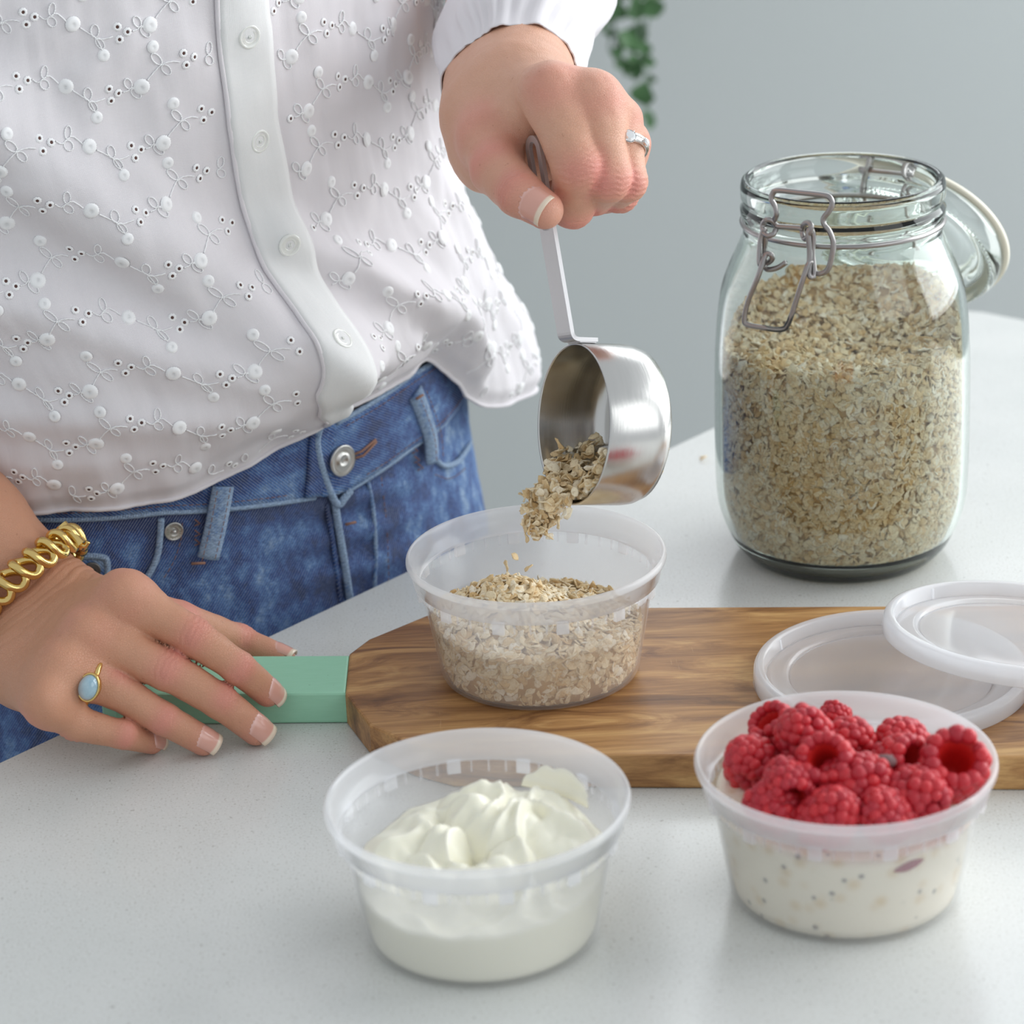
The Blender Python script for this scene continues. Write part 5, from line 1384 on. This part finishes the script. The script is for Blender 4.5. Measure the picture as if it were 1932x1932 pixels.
mb = MB(); bar(mb, [SO + SU * (SR + .0002) - SD * .0085, SO + SU * (SR + .0002) - SD * .0005], [SU, SU], hw * .9, .0004)
part(scoop, 'mounting_plate', *mb.get(), M_satin, smooth=False)
# oats sliding out of it
P, Nn = [], []
while len(P) < 850:
    t = -rng.random() * .030; a = rng.normal(0, .75); r = (SR - .0020) * rng.uniform(.55, 1) ** .5
    u = -r * math.cos(a); wv = r * math.sin(a)
    lev = -.0135 + (-t) * .30 + .0022 * rng.standard_normal()          # heap top, measured along SU
    if u > lev: continue
    P.append(SO + SU * u + SW * wv + SD * t); Nn.append(nrm(SU + .8 * SD))
lip = SO - SU * (SR - .003)
g0, g1 = lip + SU * .004 + SW * .0, aty(1020, 1005, 1.090)
for _ in range(420):
    s = rng.random() ** 1.25; spread = .0085 * (1 - .62 * s); k = rng.normal(0, 1, 3) * spread * np.array([.75, .75, .45])
    p = g0 * (1 - s) + g1 * s + SU * (.011 * (s - s * s) * 1.6) + SD * (.004 * math.sin(s * 3)) + k
    if (p - SO) @ SD < 0 and np.hypot((p - SO) @ SU, (p - SO) @ SW) > SR - .0025: continue
    if abs((p - SO) @ SD) < .0035 and np.hypot((p - SO) @ SU, (p - SO) @ SW) > SR - .0050: continue
    P.append(p); Nn.append(rng.standard_normal(3))
V, F, T = flake_mesh(P, Nn, rng.uniform(.0020, .0036, len(P)), .55)
q = V - SO; a_, b_, c_ = q @ SU, q @ SW, q @ SD; rr = np.hypot(a_, b_); inside = c_ < .0005
k = np.where(inside, np.minimum(1, (SR - .0022) / np.maximum(rr, 1e-6)), 1)
V = SO + np.outer(a_ * k, SU) + np.outer(b_ * k, SW) + np.outer(np.maximum(c_, -SL + .0024), SD)
tag(make_obj('oats', V, F, M_oat, smooth=False, attrs={'tone': T}), 'rolled oats sliding out of the steel scoop', 'oats', kind='stuff')
def single_flake(px, py, y, size, label, z=None, nor=None):
    p = aty(px, py, y) if z is None else atz(px, py, z)
    V, F, T = flake_mesh([p], [nor if nor is not None else rng.standard_normal(3)], [size], .3)
    if z is not None: V[:, 2] += .0004 - V[:, 2].min()
    tag(make_obj('oat_flake', V, F, M_oat, smooth=False, attrs={'tone': T * 0 + .35}), label, 'oat flake', 'loose oat flakes')
single_flake(992, 1013, 1.090, .0032, 'falling oat flake at the left lower edge of the pouring stream')
single_flake(970, 1050, 1.092, .0028, 'upper of the two oat flakes falling at the left above the heap')
single_flake(954, 1068, 1.092, .0034, 'lower left oat flake falling above the heap in the tub')
single_flake(997, 1070, 1.092, .0026, 'oat flake falling upright at the right above the heap')
single_flake(974, 1096, 1.098, .0040, 'large oat flake just landing on top of the heap')
single_flake(1001, 1094, 1.096, .0020, 'tiny oat flake falling beside the landing one')
single_flake(1326, 869, None, .0022, 'lone oat crumb on the bare worktop left of the jar', z=0.0, nor=(0, 0, 1))

# ------------------------------------------------------------------ jewellery
t_ = NT('polished_gold'); n_ = t_.noise(t_.coord(), 300, 2); M_gold = t_.end(t_.pr(Base_Color=(.80, .58, .22, 1), Metallic=1.0, Roughness=t_.math('ADD', t_.math('MULTIPLY', n_, .1), .12)).outputs[0])
M_silver = simple('white_gold', (.80, .79, .78, 1), .16, 1.0)
M_gem = NT('clear_gem'); M_gem = M_gem.end(M_gem.pr(Base_Color=(.93, .95, .97, 1), Roughness=.03, IOR=2.3, Specular_IOR_Level=.9, Metallic=.35).outputs[0])
t_ = NT('blue_topaz'); n_ = t_.noise(t_.coord(), 250, 3); M_topaz = t_.end(t_.pr(Base_Color=t_.mix(n_, srgb(118, 160, 182), srgb(196, 220, 228)), Roughness=.06, Coat_Weight=1.0).outputs[0])
# bracelet: curb chain round the right wrist
fa0, fa1 = W_R, aty(-60, 985, 1.165); fd = nrm(fa0 - fa1)
bc_ = aty(52, 1092, 1.148)
brac = tag(empty('bracelet', bc_), 'chunky gold curb chain bracelet on the wrist of the hand on the board', 'bracelet')
bz = nrm(fd + np.array([.12, .0, -.10])); Bm = frame(bz, _right)
def around(H, c, d, A_, a, start=.045):
    """skin radius from c in direction a of the frame"""
    v = A_[:, 0] * math.cos(a) + A_[:, 1] * math.sin(a); lo, hi = 0.0, start
    for _ in range(26):
        m_ = (lo + hi) / 2
        if H((c + v * m_)[None])[0] < 0: lo = m_
        else: hi = m_
    return v, lo
NLK = 25
rads = np.array([around(handR, bc_, bz, Bm, a)[1] for a in np.linspace(0, 2 * math.pi, 72, endpoint=False)])
raw_ = rads; rads = np.maximum(np.convolve(np.concatenate([rads[-6:], rads, rads[:6]]), np.ones(9) / 9, 'same')[6:-6], raw_) + .0064
ths = np.linspace(0, 2 * math.pi, 73); cir = np.array([bc_ + (Bm[:, 0] * math.cos(a) + Bm[:, 1] * math.sin(a)) * r for a, r in zip(ths, np.append(rads, rads[0]))])
s_ = np.concatenate([[0], np.cumsum(np.linalg.norm(np.diff(cir, axis=0), axis=1))])
NLK_R = .0021
def link_mesh():
    P_ = []
    for a in np.linspace(0, 2 * math.pi, 28, endpoint=False):
        P_.append((.0066 * math.cos(a), .0043 * math.sin(a) , .0016 * math.sin(2 * a)))
    return tube(P_, .0021, 10, True)
lk = None; LKV, LKF = link_mesh()
for k in range(NLK):
    sk = s_[-1] * (k + .5) / NLK; p = np.array([np.interp(sk, s_, cir[:, i]) for i in range(3)]); q = np.array([np.interp((sk + .002) % s_[-1], s_, cir[:, i]) for i in range(3)])
    t = nrm(q - p); o_ = nrm(p - bc_ - bz * ((p - bc_) @ bz)); b = np.cross(t, o_)
    # curb links lie tilted across the band
    X = nrm(t * .62 + b * .80); Y = nrm(np.cross(o_, X)); Y = nrm(Y * .80 + o_ * .60); Zz = np.cross(X, Y)
    if lk is None: o = make_obj('chain_link', LKV, LKF, M_gold, brac); lk = o.data
    else: o = bpy.data.objects.new('chain_link', lk); col.objects.link(o); o.parent = brac
    p2 = p - bc_; o.matrix_basis = Matrix([[X[0], Y[0], Zz[0], p2[0]], [X[1], Y[1], Zz[1], p2[1]], [X[2], Y[2], Zz[2], p2[2]], [0, 0, 0, 1]])
# bar clasp at the right end of the visible arc
best = min(range(72), key=lambda i: np.linalg.norm(cir[i] - aty(128, 1040, 1.148)))
cp = cir[best]; o_ = nrm(cp - bc_)
V, F = tube([cp + o_ * .002 + bz * -.0065, cp + o_ * .002 + bz * .0065], .0027, 16); part(brac, 'clasp', V, F, M_gold, smooth=False)
V, F = tube(smooth_path([cp + o_ * .002 + bz * .0062, cp + o_ * .0035 + bz * .0082, cp + o_ * .0060 + bz * .0078], 5), .0013, 8); part(brac, 'clasp_tongue', V, F, M_gold)
# topaz ring, right ring finger
def ring_path(H, nm, t, tilt=(0, 0, 0), extra=.0009):
    pts = (H.f[nm])[0]; c = pts[0] * (1 - t) + pts[1] * t; z = nrm(pts[1] - pts[0] + np.array(tilt)); A_ = frame(z, -_F0)
    fun = lambda X: H.digit(X, *H.f[nm]); out_ = []
    for a in np.linspace(0, 2 * math.pi, 48, endpoint=False):
        v = A_[:, 0] * math.cos(a) + A_[:, 1] * math.sin(a); lo, hi = 0.0, .02
        for _ in range(24):
            m_ = (lo + hi) / 2
            if fun((c + v * m_)[None])[0] < 0: lo = m_
            else: hi = m_
        out_.append(c + v * (lo + extra))
    return np.array(out_), c, z, A_
P_, c_, z_, A_ = ring_path(handR, 'ring', .62)
rg = tag(empty('ring', c_), 'gold ring with an oval pale blue stone on the hand on the board', 'ring')
V, F = tube(P_, .0014, 10, True); part(rg, 'band', V, F, M_gold)
tgt = aty(148, 1288, 1.05); i_ = int(np.argmin([np.linalg.norm((p - c_) / np.linalg.norm(p - c_) - nrm(tgt - c_ - z_ * ((tgt - c_) @ z_))) for p in P_])); o_ = nrm(P_[i_] - c_)
A2 = frame(nrm(o_ - z_ * .45), z_)
V, F = lathe([(0, 0), (.0042, 0), (.0050, .0012), (.0052, .0034), (.0047, .0040), (.0044, .0030), (0, .0030)], 40); part(rg, 'bezel', xf(V * [1.0, 1.3, 1.05], A2, P_[i_] - o_ * .0004), F, M_gold, fixn=True)
V, F = lathe([(.0045, .0030), (.0043, .0044), (.0034, .0062), (.0018, .0072), (0, .0075)], 40); part(rg, 'stone', xf(V * [1.0, 1.3, 1.05], A2, P_[i_] - o_ * .0004), F, M_topaz)
# three-stone ring, left ring finger
P_, c_, z_, A_ = ring_path(handL, 'ring', .50)
rg = tag(empty('ring', c_), 'white metal ring with three clear stones on the hand holding the scoop', 'ring')
b_ = []
Zt = np.cross(np.roll(P_, -1, 0) - np.roll(P_, 1, 0), P_ - c_); 
V, F = tube(P_ - z_ * .0002, .0013, 10, True); part(rg, 'band', V, F, M_silver)
V, F = tube(P_ - z_ * .0026, .0011, 10, True); part(rg, 'band', V, F, M_silver)
tgt = aty(1206, 292, 1.13); dirs = [(p - c_) / np.linalg.norm(p - c_) for p in P_]; t0 = nrm(tgt - c_ - z_ * ((tgt - c_) @ z_)); i_ = int(np.argmax([d @ t0 for d in dirs]))
def gem(i, R_):
    p = P_[i % 48] + z_ * .0002; o_ = nrm(p - c_); A2 = frame(o_, z_)
    V, F = lathe([(0, .0002), (R_ * .5, .0002), (R_ * 1.08, R_ * .9), (R_ * 1.10, R_ * 1.15), (R_, R_ * 1.05), (0, R_ * .6)], 16); part(rg, 'setting', xf(V, A2, p), F, M_silver, fixn=True)
    V, F = lathe([(0, R_ * .3), (R_ * .98, R_ * 1.12), (R_ * .62, R_ * 1.55), (0, R_ * 1.58)], 10); part(rg, 'stone', xf(V, A2, p), F, M_gem, smooth=False)
    mb = MB()
    for k in range(4):
        a = math.pi / 4 + k * math.pi / 2; q = p + A2 @ np.array([R_ * math.cos(a), R_ * math.sin(a), R_ * 1.2]); mb.add(*sphere(R_ * .17, q, 8, 5))
    V, F = mb.get(); part(rg, 'prong', V, F, M_silver)
gem(i_, .0029); gem(i_ - 6, .0018); gem(i_ + 6, .0018)

# ------------------------------------------------------------------ trailing plant on its wall shelf
PY = 2.42
plant = tag(empty('trailing_plant', (aty(1190, 0, PY)[0], PY, .26)), 'dark green trailing plant hanging blurred against the grey wall', 'plant')
M_leaf = NT('dark_leaf'); v_ = M_leaf.coord(); n_ = M_leaf.noise(v_, 25, 2)
M_leaf = M_leaf.end(M_leaf.pr(Base_Color=M_leaf.mix(n_, srgb(40, 78, 44), srgb(88, 128, 78)), Roughness=.5).outputs[0])
M_stem = simple('grey_green_stem', srgb(120, 138, 122), .7)
lx, lz = aty(1190, 0, PY)[0], .26
V, F = lathe([(0, 0), (.045, 0), (.048, .003), (.060, .095), (.062, .100), (.058, .100), (.050, .085), (0, .085)], 40, (lx, PY + .06, .26)); part(plant, 'pot', V, F, simple('white_ceramic', srgb(230, 230, 226), .3), fixn=True)
V, F = boxv(lx - .25, lx + .25, 2.32, 2.75, .235, .26); tag(make_obj('wall_shelf', V, F, M_panel, smooth=False), 'white shelf on the grey wall carrying the trailing plant', 'shelf')
def pz(x, y): return aty(x, y, PY)
stems = [[(1150, -60), (1150, 0), (1162, 60), (1176, 115), (1195, 130)], [(1190, -60), (1198, 0), (1205, 60), (1212, 120), (1222, 155), (1214, 182), (1224, 225), (1226, 245)], [(1232, -50), (1230, 10), (1216, 70), (1222, 118)], [(1165, -40), (1160, 40), (1150, 90), (1166, 118)]]
for s in stems:
    P_ = [np.array([lx + rng.normal(0, .03), PY + .0, .26 + .105]), np.array([pz(*s[0])[0], PY - .03, .30])] + [pz(*q) for q in s]
    V, F = tube(smooth_path(P_, 6), .0012, 6); part(plant, 'stem', V, F, M_stem)
def leaf_mesh():
    V_, F_ = [], []; n = 9
    for i in range(n):
        t = i / (n - 1); w_ = .52 * math.sin(math.pi * min(1, t ** .75)) + .01
        for u in (-1, -.5, 0, .5, 1): V_.append((u * w_, t, .16 * abs(u) * w_ * 1.5 - .30 * t * t))
    F_ = grid_faces(n, 5); m = len(V_); V_ = V_ + [(a, b, c - .02) for a, b, c in V_]; F_ = F_ + [tuple(i + m for i in f[::-1]) for f in F_]
    return V_, F_
lf = None
leaves = [(1132, 15, 34), (1148, 6, 30), (1142, 34, 26), (1170, 22, 20), (1203, 17, 26), (1232, 14, 26), (1226, 8, 18), (1188, 72, 30), (1204, 60, 26), (1176, 78, 20), (1198, 84, 22), (1164, 96, 16), (1172, 118, 18), (1186, 126, 22), (1200, 130, 26), (1196, 110, 16), (1216, 110, 14), (1224, 116, 16), (1228, 150, 14), (1212, 176, 28), (1222, 186, 20), (1222, 218, 18), (1226, 232, 14), (1216, 90, 18), (1150, 60, 16), (1120, 30, 20), (1160, -20, 34), (1200, -25, 34), (1235, -20, 30)]
for k, (x, y, s) in enumerate(leaves):
    p = aty(x, y, PY + rng.uniform(-.03, .03)); L_ = s / 2080 * 1.6
    A_ = frame(nrm([rng.normal(0, .5), -1, rng.normal(.2, .4)]), [rng.normal(1, .4), 0, rng.normal(0, .4)])
    if lf is None: o = make_obj('leaf', *leaf_mesh(), M_leaf, plant); lf = o.data
    else: o = bpy.data.objects.new('leaf', lf); col.objects.link(o); o.parent = plant
    q = p - np.array(plant.location) - A_[:, 1] * L_ * .5; A_ = A_ * L_
    o.matrix_basis = Matrix([[*A_[0], q[0]], [*A_[1], q[1]], [*A_[2], q[2]], [0, 0, 0, 1]])
